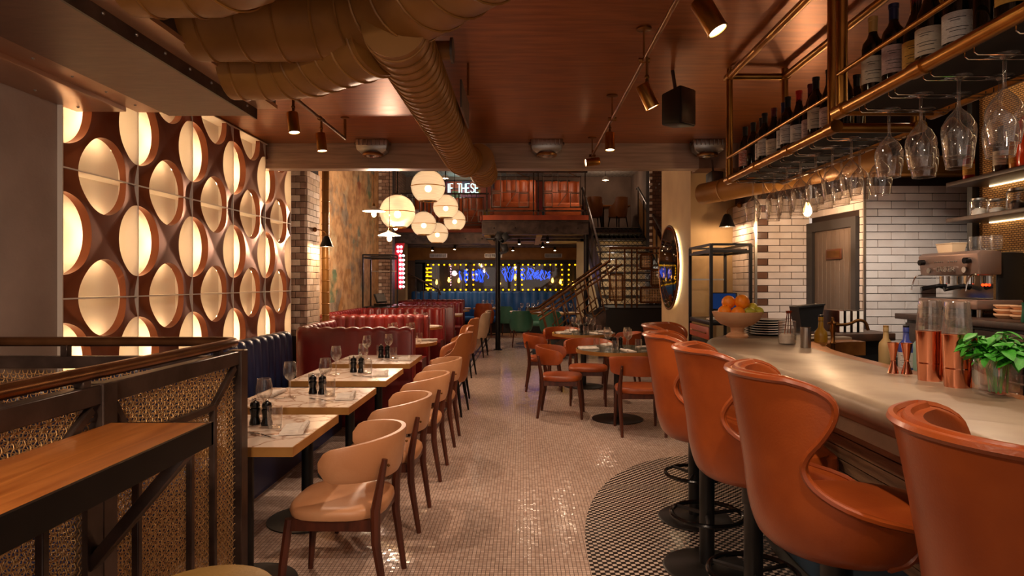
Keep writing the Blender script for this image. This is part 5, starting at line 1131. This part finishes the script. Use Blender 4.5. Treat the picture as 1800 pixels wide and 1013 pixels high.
for i, (x, y, z, l) in enumerate([(-1.4, 9.2, 2.86, 'highest of the near pair of big glass globe pendants'), (-1.79, 8.9, 2.45, 'lower left of the near pair of big glass globe pendants'), (-1.55, 12.5, 2.96, 'glass globe pendant right of and below the highest globe'), (-1.99, 12.5, 2.62, 'glass globe pendant in the middle of the cluster'), (-1.58, 14.4, 2.88, 'rightmost glass globe pendant of the cluster'), (-1.98, 14.4, 2.58, 'lowest glass globe pendant of the cluster')]):
    o = glb((x, y, z), 0, l, 'glass globe pendants'); obj('cord', MB().tube([(0, 0, .29), (0, 0, 4.7 - z)], .007, 6), m_steel_blk, o); light('POINT', (x, y, z - .03), 7, WARM2, .06)
def make_pend():
    t = thing('enamel_pendant', '-', 'pendant lamp'); obj('shade', MB().lathe([(.02, .06), (.03, .04), (.07, .025), (.15, -.005), (.152, -.012), (.07, .015), (.02, .03)], 30), m_white_en, t); obj('socket', MB().lathe([(.018, .03), (.02, .06), (.012, .09), (.004, .1)], 14), m_brass_dk, t)
    obj('bulb', MB().lathe([(.012, .02), (.03, -.03), (.033, -.06), (.02, -.085), (.002, -.092)], 16), e_bulb, t); return t
pnd = Maker(make_pend)
for x, y, z, l in ((-2.03, 8.5, 2.43, 'white enamel pendant nearest the painted wall, higher one'), (-1.82, 8.5, 2.10, 'white enamel pendant lamp hanging lowest before the globes'), (-1.90, 9.3, 2.32, 'white enamel pendant lamp half hidden by the big globe')):
    o = pnd((x, y, z), 0, l, 'white enamel pendants'); obj('cord', MB().tube([(0, 0, .1), (0, 0, 4.7 - z)], .0035, 5), m_steel_blk, o); light('POINT', (x, y, z - .13), 42, WARM2, .03)
def cone_lamp(loc, wall, l, power):
    t = thing('wall_lamp', l, 'wall lamp', loc); w_ = Vector(wall) - Vector(loc)
    obj('shade', MB().lathe([(.022, .06), (.035, .045), (.075, -.06), (.077, -.065), (.073, -.065), (.03, .04)], 24), m_black, t); obj('arm', MB().tube(smooth([(0, 0, .06), (0, 0, .1), tuple(Vector((0, 0, .13)).lerp(w_, .5)), tuple(w_)], 2), .006, 8), m_brass_dk, t); obj('wall_plate', MB().sphere(tuple(w_), .028, 12, 8), m_brass_dk, t); obj('bulb', MB().sphere((0, 0, -.035), .026, 12, 8), e_bulb, t)
    light('POINT', Vector(loc) + Vector((0, 0, -.075)), power, WARM, .02)
cone_lamp((-2.28, 7.25, 1.93), (-2.40, 7.2, 2.06), 'black cone wall lamp on the pale brick pillar', 11); cone_lamp((1.96, 6.02, 2.05), (2.09, 6.05, 2.2), 'black cone wall lamp over the right waiter station', 7)
t = thing('bare_bulb', 'bare glowing bulb hanging by the staff door behind the glasses', 'bulb', (2.27, 5.0, 2.03)); obj('bulb', MB().lathe([(.012, .06), (.03, .01), (.034, -.02), (.02, -.045), (.002, -.052)], 16), e_bulb, t); obj('cord', MB().tube([(0, 0, .06), (0, 0, .77)], .0035, 5), m_black, t); light('POINT', (2.27, 4.98, 1.94), 12, WARM, .03)

# ================================================================== ROUND MIRROR, WAITER STATIONS
mr_ = thing('round_mirror', 'round backlit bronze mirror on the cream wall', 'mirror', (1.64, 7.07, 1.62)); Rx = Matrix.Rotation(-PI / 2, 3, 'Y')
obj('mirror_glass', MB().lathe([(.465, -.012), (.455, .008), (.44, .010)], 48, R=Rx), m_mirror, mr_); obj('frame', MB().tube([(.0, .468 * math.cos(a * PI / 24), .468 * math.sin(a * PI / 24)) for a in range(48)], .012, 8, True), m_brass_dk, mr_); obj('backlight', MB().tube([(.03, .41 * math.cos(a * PI / 24), .41 * math.sin(a * PI / 24)) for a in range(48)], .012, 6, True), e_ring, mr_); obj('wall_mount', MB().tube([(.0, 0, 0), (.05, 0, 0)], .1, 16), m_black, mr_)
def station(loc, W_, D_, zt_, l, zc=1.08):
    t = thing('waiter_station', l, 'waiter station', loc); r = .0125
    for x in (0, W_):
        for y in (0, D_): obj('post', MB().bar((x, y, 0), (x, y, zt_), r * 2, r * 2), m_steel_blk, t)
    for z in (zt_, zt_ - .06):
        for a, b in (((0, 0), (W_, 0)), ((0, D_), (W_, D_)), ((0, 0), (0, D_)), ((W_, 0), (W_, D_))): obj('rail', MB().bar((a[0], a[1], z), (b[0], b[1], z), .02, .02), m_steel_blk, t)
    obj('top_shelf', MB().box(.02, W_ - .02, .02, D_ - .02, zt_ - .05, zt_ - .035), m_wood_dk, t); obj('cross_rail', MB().bar((0, D_, zt_ - .3), (W_, D_, zt_ - .3), .015, .015), m_steel_br, t)
    obj('counter', MB().box(-.01, W_ + .01, -.01, D_ + .01, zc - .04, zc), m_steel_blk, t, bevel=.004); obj('cabinet', MB().box(.015, W_ - .015, .015, D_ - .015, .06, zc - .2), m_black, t); d = obj('drawer', MB().box(-.012, .012, .03, D_ - .03, zc - .17, zc - .06), m_mahog_trim, t, bevel=.004); obj('handle', MB().tube([(-.02, .1, zc - .115), (-.02, D_ - .1, zc - .115)], .006, 6), m_brass, d)
    for k in range(2): dd = obj('cabinet_door', MB().box(.002, .014, .03 + k * (D_ - .06) / 2, .02 + (k + 1) * (D_ - .06) / 2, .08, zc - .22), m_steel_blk, t, bevel=.004); obj('handle', MB().tube([(-.008, .03 + (D_ - .06) / 2 + (-.06 if k == 0 else .06), zc - .34), (-.008, .03 + (D_ - .06) / 2 + (-.06 if k == 0 else .06), zc - .27)], .005, 6), m_brass, dd)
    return t
station((1.62, 5.4, 0), .34, .68, 1.78, 'black framed waiter station with red drawer beside the cream wall', 1.12); station((-2.98, 11.62, 0), .52, .6, 1.97, 'black framed waiter station against the painted wall', 1.0)
def pos(loc, rz, l):
    t = thing('till_screen', l, 'till screen', loc, rz); Rr = Matrix.Rotation(-.5, 3, 'X'); obj('screen_case', MB().cbox((0, 0, .15), (.24, .03, .19), Rr), m_black, t, bevel=.006); obj('screen_face', MB().cbox((0, -.018, .16), (.21, .006, .155), Rr), m_tvscreen if 'blue' in l else m_grey_metal, t); obj('stand', MB().prism([(-.09, -.08, 0), (.09, -.08, 0), (.06, .12, 0), (-.06, .12, 0)], (0, 0, .05)), m_black, t)
pos((-2.72, 11.9, 1.0), .9, 'black till screen on the left waiter station'); pos((1.84, 5.75, 1.12), -.25, 'small till with glowing blue screen behind the fruit bowl')
napk((1.72, 5.5, 1.122), 0, 'folded pale cloth on the right waiter station')
# ================================================================== FAR ROOM: MEZZANINE
struct('floor', MB().box(-.88, 3.3, 13.52, 16.78, 2.79, 2.9).box(-.88, 3.3, 16.78, 19.2, 2.79, 2.9) if False else MB().box(-.88, 1.42, 13.52, 16.85, 2.79, 2.9).box(-3.6, 3.3, 16.85, 19.2, 2.79, 2.9), m_wood_dk, label='upper floor of the mezzanine')
struct('ceiling', MB().box(-.85, 1.4, 13.6, 16.8, 2.53, 2.56).box(-3.6, 3.3, 16.9, 19.2, 2.53, 2.56), m_mezz_ceil, label='ochre boarded ceiling under the mezzanine')
for k, (y, x0, x1) in enumerate([(14.4, -.85, 1.4), (15.4, -.85, 1.4), (17.6, -3.6, 3.3), (18.3, -3.6, 3.3)]): struct('trim_8', MB().box(x0, x1, y - .05, y + .05, 2.47, 2.53), m_steel_dk, label='dark steel joist crossing the ochre ceiling')
for x in (-.8, .35): struct('trim_8', MB().box(x - .06, x + .06, 13.62, 16.8, 2.46, 2.53), m_mezz_ceil, label='ochre boxed rib on the ceiling under the mezzanine')
struct('trim_9', MB().box(-3.6, 2.9, 18.8, 19.18, 2.12, 2.5), m_ochre, bevel=.01, label='ochre boxed duct along the back wall')
for k, x in enumerate((-2.55, -.9, .9)):
    t = thing('vent_grille', 'slotted grey vent in the ochre duct, %s from the left' % ORD[k], 'vent', (x, 18.79, 2.26), 0, 'vents in the ochre duct'); obj('frame', MB().box(-.26, .26, -.01, .008, -.06, .06), m_steel_br, t)
    for j in range(8): obj('slat', MB().box(-.24 + j * .06, -.2 + j * .06, -.016, -.01, -.045, .045), m_grey_metal, t)
def ibeam(x0, x1, y, l):
    t = thing('steel_beam', l, 'beam', (0, 0, 0)); obj('web', MB().box(x0, x1, y - .02, y + .02, 2.5, 2.76), m_steel_dk, t); obj('flange', MB().box(x0, x1, y - .07, y + .07, 2.76, 2.785), m_steel_dk, t); obj('flange', MB().box(x0, x1, y - .07, y + .07, 2.485, 2.51), m_steel_dk, t); obj('fascia', MB().box(x0, x1, y - .06, y - .02, 2.795, 2.9), m_mahog_trim, t)
    for k in range(int((x1 - x0) / .45)): obj('bolt', MB().sphere((x0 + .25 + k * .45, y - .022, 2.63), .018, 8, 6), m_steel_dk, t)
ibeam(-.88, 1.4, 13.5, 'dark steel beam with orange fascia carrying the mezzanine front'); ibeam(-3.6, -.88, 16.8, 'dark steel beam with orange fascia under the set-back left mezzanine')
sb = thing('steel_beam', 'dark steel side beam joining the two mezzanine fronts', 'beam', (0, 0, 0)); obj('web', MB().box(-.9, -.86, 13.55, 16.75, 2.5, 2.78), m_steel_dk, sb); obj('fascia', MB().box(-.93, -.9, 13.5, 16.75, 2.795, 2.9), m_mahog_trim, sb)
def post(x, y, h, l):
    t = thing('steel_post', l, 'post', (x, y, 0)); obj('shaft', MB().tube([(0, 0, 0), (0, 0, h)], .055, 14), m_steel_blk, t); obj('foot_plate', MB().box(-.09, .09, -.09, .09, 0, .012), m_steel_blk, t)
post(-.55, 13.5, 2.48, 'slim black steel post at the end of the aisle'); post(1.36, 13.55, 2.48, 'slim black steel post beside the stairs')
fl_ = thing('stage_lights', 'cluster of black stage spotlights at the head of the slim post', 'stage light', (-.5, 13.36, 2.3)); obj('bar', MB().tube([(-.3, 0, .08), (.25, 0, .08)], .018, 8), m_black, fl_)
for x, z, a in ((-.02, .14, .4), (.12, .12, -.5), (.1, -.12, -.3)): h = obj('lamp_housing', MB().cbox((x, -.05, z), (.15, .16, .17), Matrix.Rotation(a, 3, 'Y')), m_black, fl_, bevel=.02); obj('barn_door', MB().cbox((x + .08 * a, -.12, z - .09), (.16, .01, .06), Matrix.Rotation(a, 3, 'Y')), m_black, h)
for k, (x, y) in enumerate([(-.1, 14.9), (.55, 14.2), (.5, 16.2), (-1.9, 17.3), (-2.6, 17.9), (.9, 17.9), (-.3, 17.9)]):
    t = thing('ceiling_spot', 'small ceiling spotlight under the mezzanine, number %s from the front' % ORD[k] if False else 'small spotlight under the mezzanine ceiling, ' + ['left of the front bay', 'right of the front bay', 'at the rear of the front bay', 'over the left tables', 'at the far left corner', 'at the far right', 'over the blue banquette middle'][k], 'spotlight', (x, y, 2.46), 0, 'spots under the mezzanine'); spot_head(t, (0, 0, -.03), (0, -.3, -1), m=m_black)
# railings of framed panels on the mezzanine
def railing(x0, x1, y, l, n):
    t = thing('mezzanine_railing', l, 'railing', (0, 0, 0)); z0, z1 = 2.9, 3.84
    W_ = (x1 - x0) / n
    obj('top_rail', MB().bar((x0, y, z1), (x1, y, z1), .05, .04), m_steel_dk, t); obj('bottom_rail', MB().bar((x0, y, z0 + .1), (x1, y, z0 + .1), .03, .03), m_steel_dk, t)
    for i in range(n + 1):
        for d in (-.05, .05):
            if x0 <= x0 + i * W_ + d <= x1: obj('post', MB().bar((x0 + i * W_ + d, y, z0), (x0 + i * W_ + d, y, z1), .03, .03), m_steel_dk, t)
    for i in range(n):
        a = x0 + i * W_ + .14; b = x0 + (i + 1) * W_ - .14; u = (b - a)
        def fr(xa, xb, za, zb_, gl=True):
            m = MB(); k = .014
            for q in ((xa, xb, za, za + k), (xa, xb, zb_ - k, zb_), (xa, xa + k, za, zb_), (xb - k, xb, za, zb_)): m.box(q[0], q[1], y - .02, y + .02, q[2], q[3])
            f_ = obj('panel_frame', m, m_steel_br if gl else m_steel_dk, t)
            if gl: obj('pane', MB().box(xa + k, xb - k, y - .004, y + .004, za + k, zb_ - k), m_glass, f_)
        fr(a, b, z0 + .16, z1 - .1, False); fr(a + .02, a + u * .26, z0 + .18, z0 + .48); fr(a + u * .4, a + u * .66, z0 + .52, z0 + .92); fr(a + u * .72, b - .02, z0 + .18, z0 + .48); fr(a + u * .02, a + u * .26, z0 + .52, z0 + .92)
        obj('diagonal_bar', MB().bar((a + u * .4, y, z0 + .2), (a + u * .66, y, z0 + .5), .012, .012), m_steel_br, t); obj('cross_bar', MB().bar((a, y, z0 + .5), (b, y, z0 + .5), .012, .012), m_steel_br, t); obj('diagonal_bar', MB().bar((a + u * .95, y, z1 - .12), (a + u * .6, y, z0 + .95), .012, .012), m_brass_dk, t)
railing(-.84, 1.38, 13.5, 'steel mezzanine railing of small framed panes facing the aisle', 2); railing(-3.5, -.92, 16.8, 'set-back steel mezzanine railing left of the ribbed duct', 3)
for k, x in enumerate((-.55, .35)):
    pass
for i, (x, y, w_) in enumerate([(-.2, 15.0, 1.0), (.95, 15.2, .85), (-.3, 17.6, 1.3), (-2.2, 18.2, 2.0)]):
    t = thing('upstairs_booth', ['orange leather booth bench upstairs behind the railing, left', 'orange leather booth bench upstairs behind the railing, right', 'orange leather bench at the back of the upper floor', 'orange leather bench upstairs under the neon words'][i], 'booth seat', (x, y, 2.9)); obj('backrest', fluted([(-w_ / 2, .3), (w_ / 2, .3)], .1, 1.05, .14, .2, .03, -1), m_leather_or2, t, sharp=55); obj('seat', MB().box(-w_ / 2, w_ / 2, -.35, .2, 0, .45), m_leather_or2, t, bevel=.04)
aw = thing('wall_painting', 'large colourful painted panel on the upper back wall', 'painting', (-.8, 19.17, 2.95)); obj('canvas', MB().box(-2.0, 2.2, 0, .02, 0, 1.6), m_art, aw); obj('frame', MB().box(-2.03, 2.23, -.01, .015, -.03, 0).box(-2.03, 2.23, -.01, .015, 1.6, 1.63), m_black, aw)
# neon words
ns = thing('neon_sign', 'white neon words on the upper back wall beside the duct', 'neon sign', (-2.33, 19.1, 4.2))
GL = {'I': [[(.2, 0), (.2, 1)]], 'F': [[(0, 0), (0, 1), (.55, 1)], [(0, .52), (.45, .52)]], 'T': [[(0, 1), (.64, 1)], [(.32, 1), (.32, 0)]], 'H': [[(0, 0), (0, 1)], [(.6, 0), (.6, 1)], [(0, .5), (.6, .5)]], 'E': [[(.55, 1), (0, 1), (0, 0), (.55, 0)], [(0, .52), (.45, .52)]], 'S': [[(.56, .82), (.45, .97), (.28, 1), (.1, .95), (.02, .78), (.1, .6), (.28, .52), (.46, .43), (.56, .26), (.48, .06), (.28, 0), (.1, .04), (.0, .2)]]}
x = 0
for ch in 'IF THESE':
    if ch != ' ':
        mb = MB()
        for st_ in GL[ch]: mb.tube([(x + a * .18, 0, b * .27) for a, b in st_], .013, 8)
        obj('neon_letter', mb, e_neon, ns)
    x += {'I': .085, ' ': .09}.get(ch, .137)
obj('wall_bracket', MB().box(0, x, .02, .03, .1, .13), m_black, ns); light('POINT', (-1.85, 18.8, 4.3), 6, (.7, 1, .95), .1)
# ================================================================== MIRROR WALL BUILT AS A SHOWCASE BEHIND THE BLUE BANQUETTE
sc_ = thing('mirror_wall', 'dark glazed wall panels edged with yellow bulbs above the blue banquette', 'wall panel', (0, 18.78, 0)); XS = [-2.98, -1.6, -.14, 1.26, 2.7]
obj('surround', MB().box(-3.25, 2.9, -.02, .06, 2.02, 2.13).box(-3.25, -2.95, -.02, .06, 1.15, 2.05).box(-3.0, 2.9, -.02, .06, 1.13, 1.2), m_black, sc_); obj('back_panel', MB().box(-3.0, 2.75, .30, .33, 1.15, 2.1), mat('smoky_back', (40, 30, 20), .5, 0, (24, 18, 12), 3), sc_)
for x in XS: obj('mullion', MB().box(x - .05, x + .05, -.02, .06, 1.15, 2.05), m_black, sc_)
for a, b in zip(XS, XS[1:]): obj('pane', MB().box(a + .05, b - .05, .02, .026, 1.2, 2.02), m_glass, sc_)
bme = MB().sphere((0, 0, 0), .027, 10, 7).mesh('bulb'); bme.materials.append(e_yellow)
for a, b in zip(XS, XS[1:]):
    n = 8
    for k in range(n):
        x = a + .12 + (b - a - .24) * k / (n - 1)
        for z in (1.235, 1.985): link('bulb', bme, None, sc_, (x, -.03, z))
    for k in range(1, 5):
        for x in (a + .1, b - .1): link('bulb', bme, None, sc_, (x, -.03, 1.235 + k * .15))
for k in range(6): obj('bulb_streak', MB().tube([(2.3, .28, 1.25 + k * .13), (2.62, .28, 1.25 + k * .13)], .014, 6), e_yellow, sc_); obj('bulb_streak', MB().tube([(-2.95, .0, 1.28 + k * .12), (-2.75, .0, 1.28 + k * .12)], .02, 6), e_yellow, sc_)
bn = thing('blue_reflection', 'glowing blue strokes imitating mirror reflections behind the dark panes', 'reflection', (0, 18.98, 0)); random.seed(11)  # glowing strokes stand in for blue reflections in the mirror
for (cx_, cz_, rw, rh) in ((-1.75, 1.66, .28, .2), (-1.28, 1.66, .26, .2), (-.45, 1.7, .34, .22), (.1, 1.72, .36, .2), (.6, 1.68, .28, .16)):
    for q in range(12):
        u0 = random.uniform(-.8, .8); pts = [(cx_ + rw * (u0 + random.uniform(-.2, .2)), random.uniform(-.06, .06), cz_ + rh * math.sqrt(1 - u0 * u0) * v_ * random.uniform(.7, 1.1)) for v_ in (-1, -.4, .2, .6, 1)]; obj('reflection_stroke', MB().tube(smooth(pts, 1), .012, 5), e_blue, bn)
for k, (x, z) in enumerate([(-2.62, 1.45), (-2.25, 1.52), (-1.95, 1.5), (-.72, 1.42), (-.25, 1.6), (.88, 1.5), (1.12, 1.46), (1.5, 1.4)]):
    t = thing('filament_bulb', 'hanging filament bulb behind the dark panes, %s from the left' % ORD[k], 'bulb', (x, 18.9, z), 0, 'filament bulbs behind the panes'); obj('bulb', MB().lathe([(.015, .09), (.03, .03), (.04, -.01), (.02, -.05), (.002, -.06)], 12), emat('filament_glow', (255, 180, 70), 9) if k == 0 else bpy.data.materials['filament_glow'], t); obj('cord', MB().tube([(0, 0, .09), (0, 0, 2.08 - z)], .006, 5), m_brass_dk, t)
# ================================================================== STAIRS
stt = thing('staircase', 'black steel staircase with pierced risers climbing to the mezzanine', 'staircase', (0, 0, 0)); X0, X1 = 1.62, 3.05; Z0, Y0 = .98, 12.95; N_ = 11; RZ = (2.9 - Z0) / N_; RY = (16.8 - Y0) / N_
tread = MB().box(X0, X1, -.02, RY, -.03, 0).mesh('tread', .003); tread.materials.append(m_steel_blk); nose = MB().box(X0, X1, -.024, -.018, -.012, .002).mesh('nosing'); nose.materials.append(m_steel_br)
lat = MB(); nx = 12
for k in range(nx):
    a = X0 + (X1 - X0) * k / nx; b = X0 + (X1 - X0) * (k + 1) / nx
    lat.bar((a, 0, -RZ + .01), (b, 0, -.03), .008, .03, (0, 1, 0)); lat.bar((a, 0, -.03), (b, 0, -RZ + .01), .008, .03, (0, 1, 0))
lat.box(X0, X1, -.004, .004, -RZ, -RZ + .025); lat = lat.mesh('riser'); lat.materials.append(m_steel_blk)
for i in range(N_):
    p = (0, Y0 + i * RY, Z0 + (i + 1) * RZ); q = link('tread', tread, None, stt, p); link('nosing', nose, None, q); link('riser', lat, None, stt, p)
for x in (X0 - .03, X1 + .03): obj('stringer', MB().prism([(x - .015, Y0 - .05, Z0 - .1), (x - .015, Y0 - .05, Z0 + .2), (x - .015, 16.8, 3.05), (x - .015, 16.8, 2.75)], (.03, 0, 0)), m_steel_blk, stt)
for x in (X0 - .03, X1 + .03):
    obj('handrail', MB().tube([(x, Y0 - .1, Z0 + 1.08), (x, 16.8, 4.0), (x, 17.0, 4.0)], .028, 8), m_steel_dk, stt)
    for k in range(6): y = Y0 + (16.8 - Y0) * k / 5; z = Z0 + (2.9 - Z0) * k / 5; obj('baluster', MB().bar((x, y, z), (x, y, z + 1.08), .03, .03), m_steel_dk, stt)
    for k in range(5): y = Y0 + (16.8 - Y0) * (k + .15) / 5; y2 = Y0 + (16.8 - Y0) * (k + .85) / 5; z = Z0 + (2.9 - Z0) * (k + .15) / 5; z2 = Z0 + (2.9 - Z0) * (k + .85) / 5; obj('infill_panel', MB().prism([(x, y, z + .2), (x, y2, z2 + .2), (x, y2, z2 + .85), (x, y, z + .85)], (.012, 0, 0)), m_wood_edge if x > 2 else m_steel_dk, stt)
obj('landing', MB().box(1.6, 3.2, 11.7, 12.95, .94, .98), m_steel_blk, stt); obj('landing_fascia', MB().box(1.55, 2.95, 11.68, 11.72, .40, .95), m_black, stt); obj('landing_fascia', MB().box(1.55, 1.6, 11.72, 12.95, .0, .95), m_black, stt); obj('landing_body', MB().box(1.65, 3.2, 11.75, 12.9, 0, .9), m_black, stt)
for k in range(5):
    x = 1.58 - (k + 1) * .28; obj('tread', MB().box(x, x + .28, 11.75, 12.95, .98 - (k + 1) * .18 - .03, .98 - (k + 1) * .18), m_steel_blk, stt)
for y in (11.75, 12.95):
    obj('stringer', MB().prism([(1.58, y - .015, .95), (1.58, y - .015, .65), (.3, y - .015, -.0), (.12, y - .015, .0)], (0, .03, 0)), m_steel_dk, stt)
    obj('handrail', MB().tube([(.12, y, .9), (.3, y, .93), (1.62, y, 1.86), (1.62, y, 2.1), (2.95, y, 2.1)] if y < 12 else [(.12, y, .9), (.3, y, .93), (1.62, y, 1.86)], .026, 8), m_handrail, stt); obj('mid_rail', MB().tube([(.3, y, .75), (1.85, y, 1.8)], .02, 8), m_handrail, stt)
    for k in range(7):
        x = .35 + k * .2; z = (x - .12) * .68; obj('slanted_bar', MB().bar((x, y, z + .82), (x + .22, y, max(0, z - .12)), .025, .025), m_handrail, stt)
    for k in range(2): x = .6 + k * .5; z = (x - .12) * .68; m = MB(); c_ = [(x, y, z + .25), (x + .28, y, z + .5), (x + .42, y, z + .3), (x + .14, y, z + .05)]; m.tube(c_, .016, 6, True); obj('diamond_frame', m, m_handrail, stt)
ym = 11.74
for x in (1.74, 1.90, 2.03, 2.13, 2.75): obj('baluster', MB().bar((x, ym, .98), (x, ym, 2.08 if x > 1.8 else 1.9), .03, .03), m_handrail, stt)
def mframe(xa, xb, za, zb_):
    m = MB(); 
    for a, b in (((xa, za), (xb, za)), ((xb, za), (xb, zb_)), ((xb, zb_), (xa, zb_)), ((xa, zb_), (xa, za))): m.bar((a[0], ym, a[1]), (b[0], ym, b[1]), .035, .035)
    f_ = obj('panel_frame', m, m_handrail, stt); stuff(obj('wire_panel', weave((xa, ym, za), (1, 0, 0), (0, 0, 1), xb - xa, zb_ - za, .03, .005, .004), m_wire, f_, sharp=180))
mframe(1.62, 1.86, 1.12, 1.6); mframe(2.2, 2.4, 1.72, 1.97); mframe(2.2, 2.92, 1.08, 1.36); mframe(2.4, 2.92, 1.4, 1.68)
obj('cross_bar', MB().bar((2.13, ym, 2.0), (2.95, ym, 2.0), .025, .025), m_handrail, stt); obj('cross_bar', MB().bar((2.13, ym, 1.7), (2.95, ym, 1.7), .025, .025), m_handrail, stt)
struct('wall_back', MB().box(1.45, 3.3, 17.0, 17.1, 0, 2.53), m_cream, label='cream wall added behind the pierced stair risers to brighten them')  # added pale backing, lit so the riser openings look bright
for p in ((2.3, 16.0, .9), (2.3, 16.5, 1.8)): light('POINT', p, 9, NEUT, .08)  # added point lights without fittings, brightening that backing
light('SPOT', (2.3, 11.2, 4.5), 150, WARM2, .08, (2.3, 13.6, 1.2), 60, .8)  # added spot without a fitting, aimed at the stair flight
for k, (x, y, z) in enumerate([(.1, 14.4, 4.25), (.95, 14.5, 4.2), (-2.2, 17.6, 4.4), (2.35, 17.9, 4.4)]):
    t = thing('upstairs_lamp', ['frosted pendant lamp upstairs behind the railing, left', 'frosted pendant lamp upstairs behind the railing, right', 'frosted pendant lamp upstairs near the neon words', 'frosted pendant lamp over the table at the stair top'][k], 'pendant lamp', (x, y, z), 0, 'frosted lamps upstairs'); obj('shade', MB().lathe([(.03, .08), (.09, .05), (.1, 0), (.09, -.02)], 18, caps=False), m_white_en, t); obj('bulb', MB().sphere((0, 0, 0), .04, 10, 8), e_bulb2, t); obj('cord', MB().tube([(0, 0, .08), (0, 0, 4.7 - z)], .006, 5), m_black, t); light('POINT', (x, y, z - .12), 11, WARM2, .06)
# ================================================================== MARQUEE SIGN + REAR HANDRAIL
mq = thing('marquee_sign', 'red vertical marquee sign with pinkish white bulbs at the far left', 'sign', (-2.86, 14.2, 1.3)); obj('board', MB().prism([(-.06, 0, 0), (.1, 0, 0), (.14, 0, .5), (.08, 0, .75), (.16, 0, 1.05), (-.04, 0, 1.05), (-.1, 0, .6)], (0, .1, 0)), m_sign_red, mq, bevel=.005); mb_ = MB().sphere((0, 0, 0), .028, 10, 7).mesh('bulb'); mb_.materials.append(e_pink)
for k in range(10):
    for j in range(2): link('bulb', mb_, None, mq, (.07 + j * .07 + (-.05 if k > 7 else 0), -.015, .06 + k * .1))
obj('bracket', MB().bar((-.74, .05, .9), (0, .05, .9), .03, .03), m_steel_dk, mq); light('POINT', (-2.6, 14.0, 1.8), 10, (1, .7, .75), .1)
rh = thing('stair_handrail', 'dark sloping handrail of a small stair at the far left', 'handrail', (0, 0, 0)); obj('rail', MB().tube([(-3.3, 17.4, 1.75), (-2.35, 17.4, 1.25), (-2.3, 17.4, 1.1)], .025, 8), m_steel_dk, rh)
for k in range(5): x = -3.2 + k * .21; obj('baluster', MB().tube([(x, 17.4, 0), (x, 17.4, 1.7 - k * .11)], .012, 6), m_steel_dk, rh)
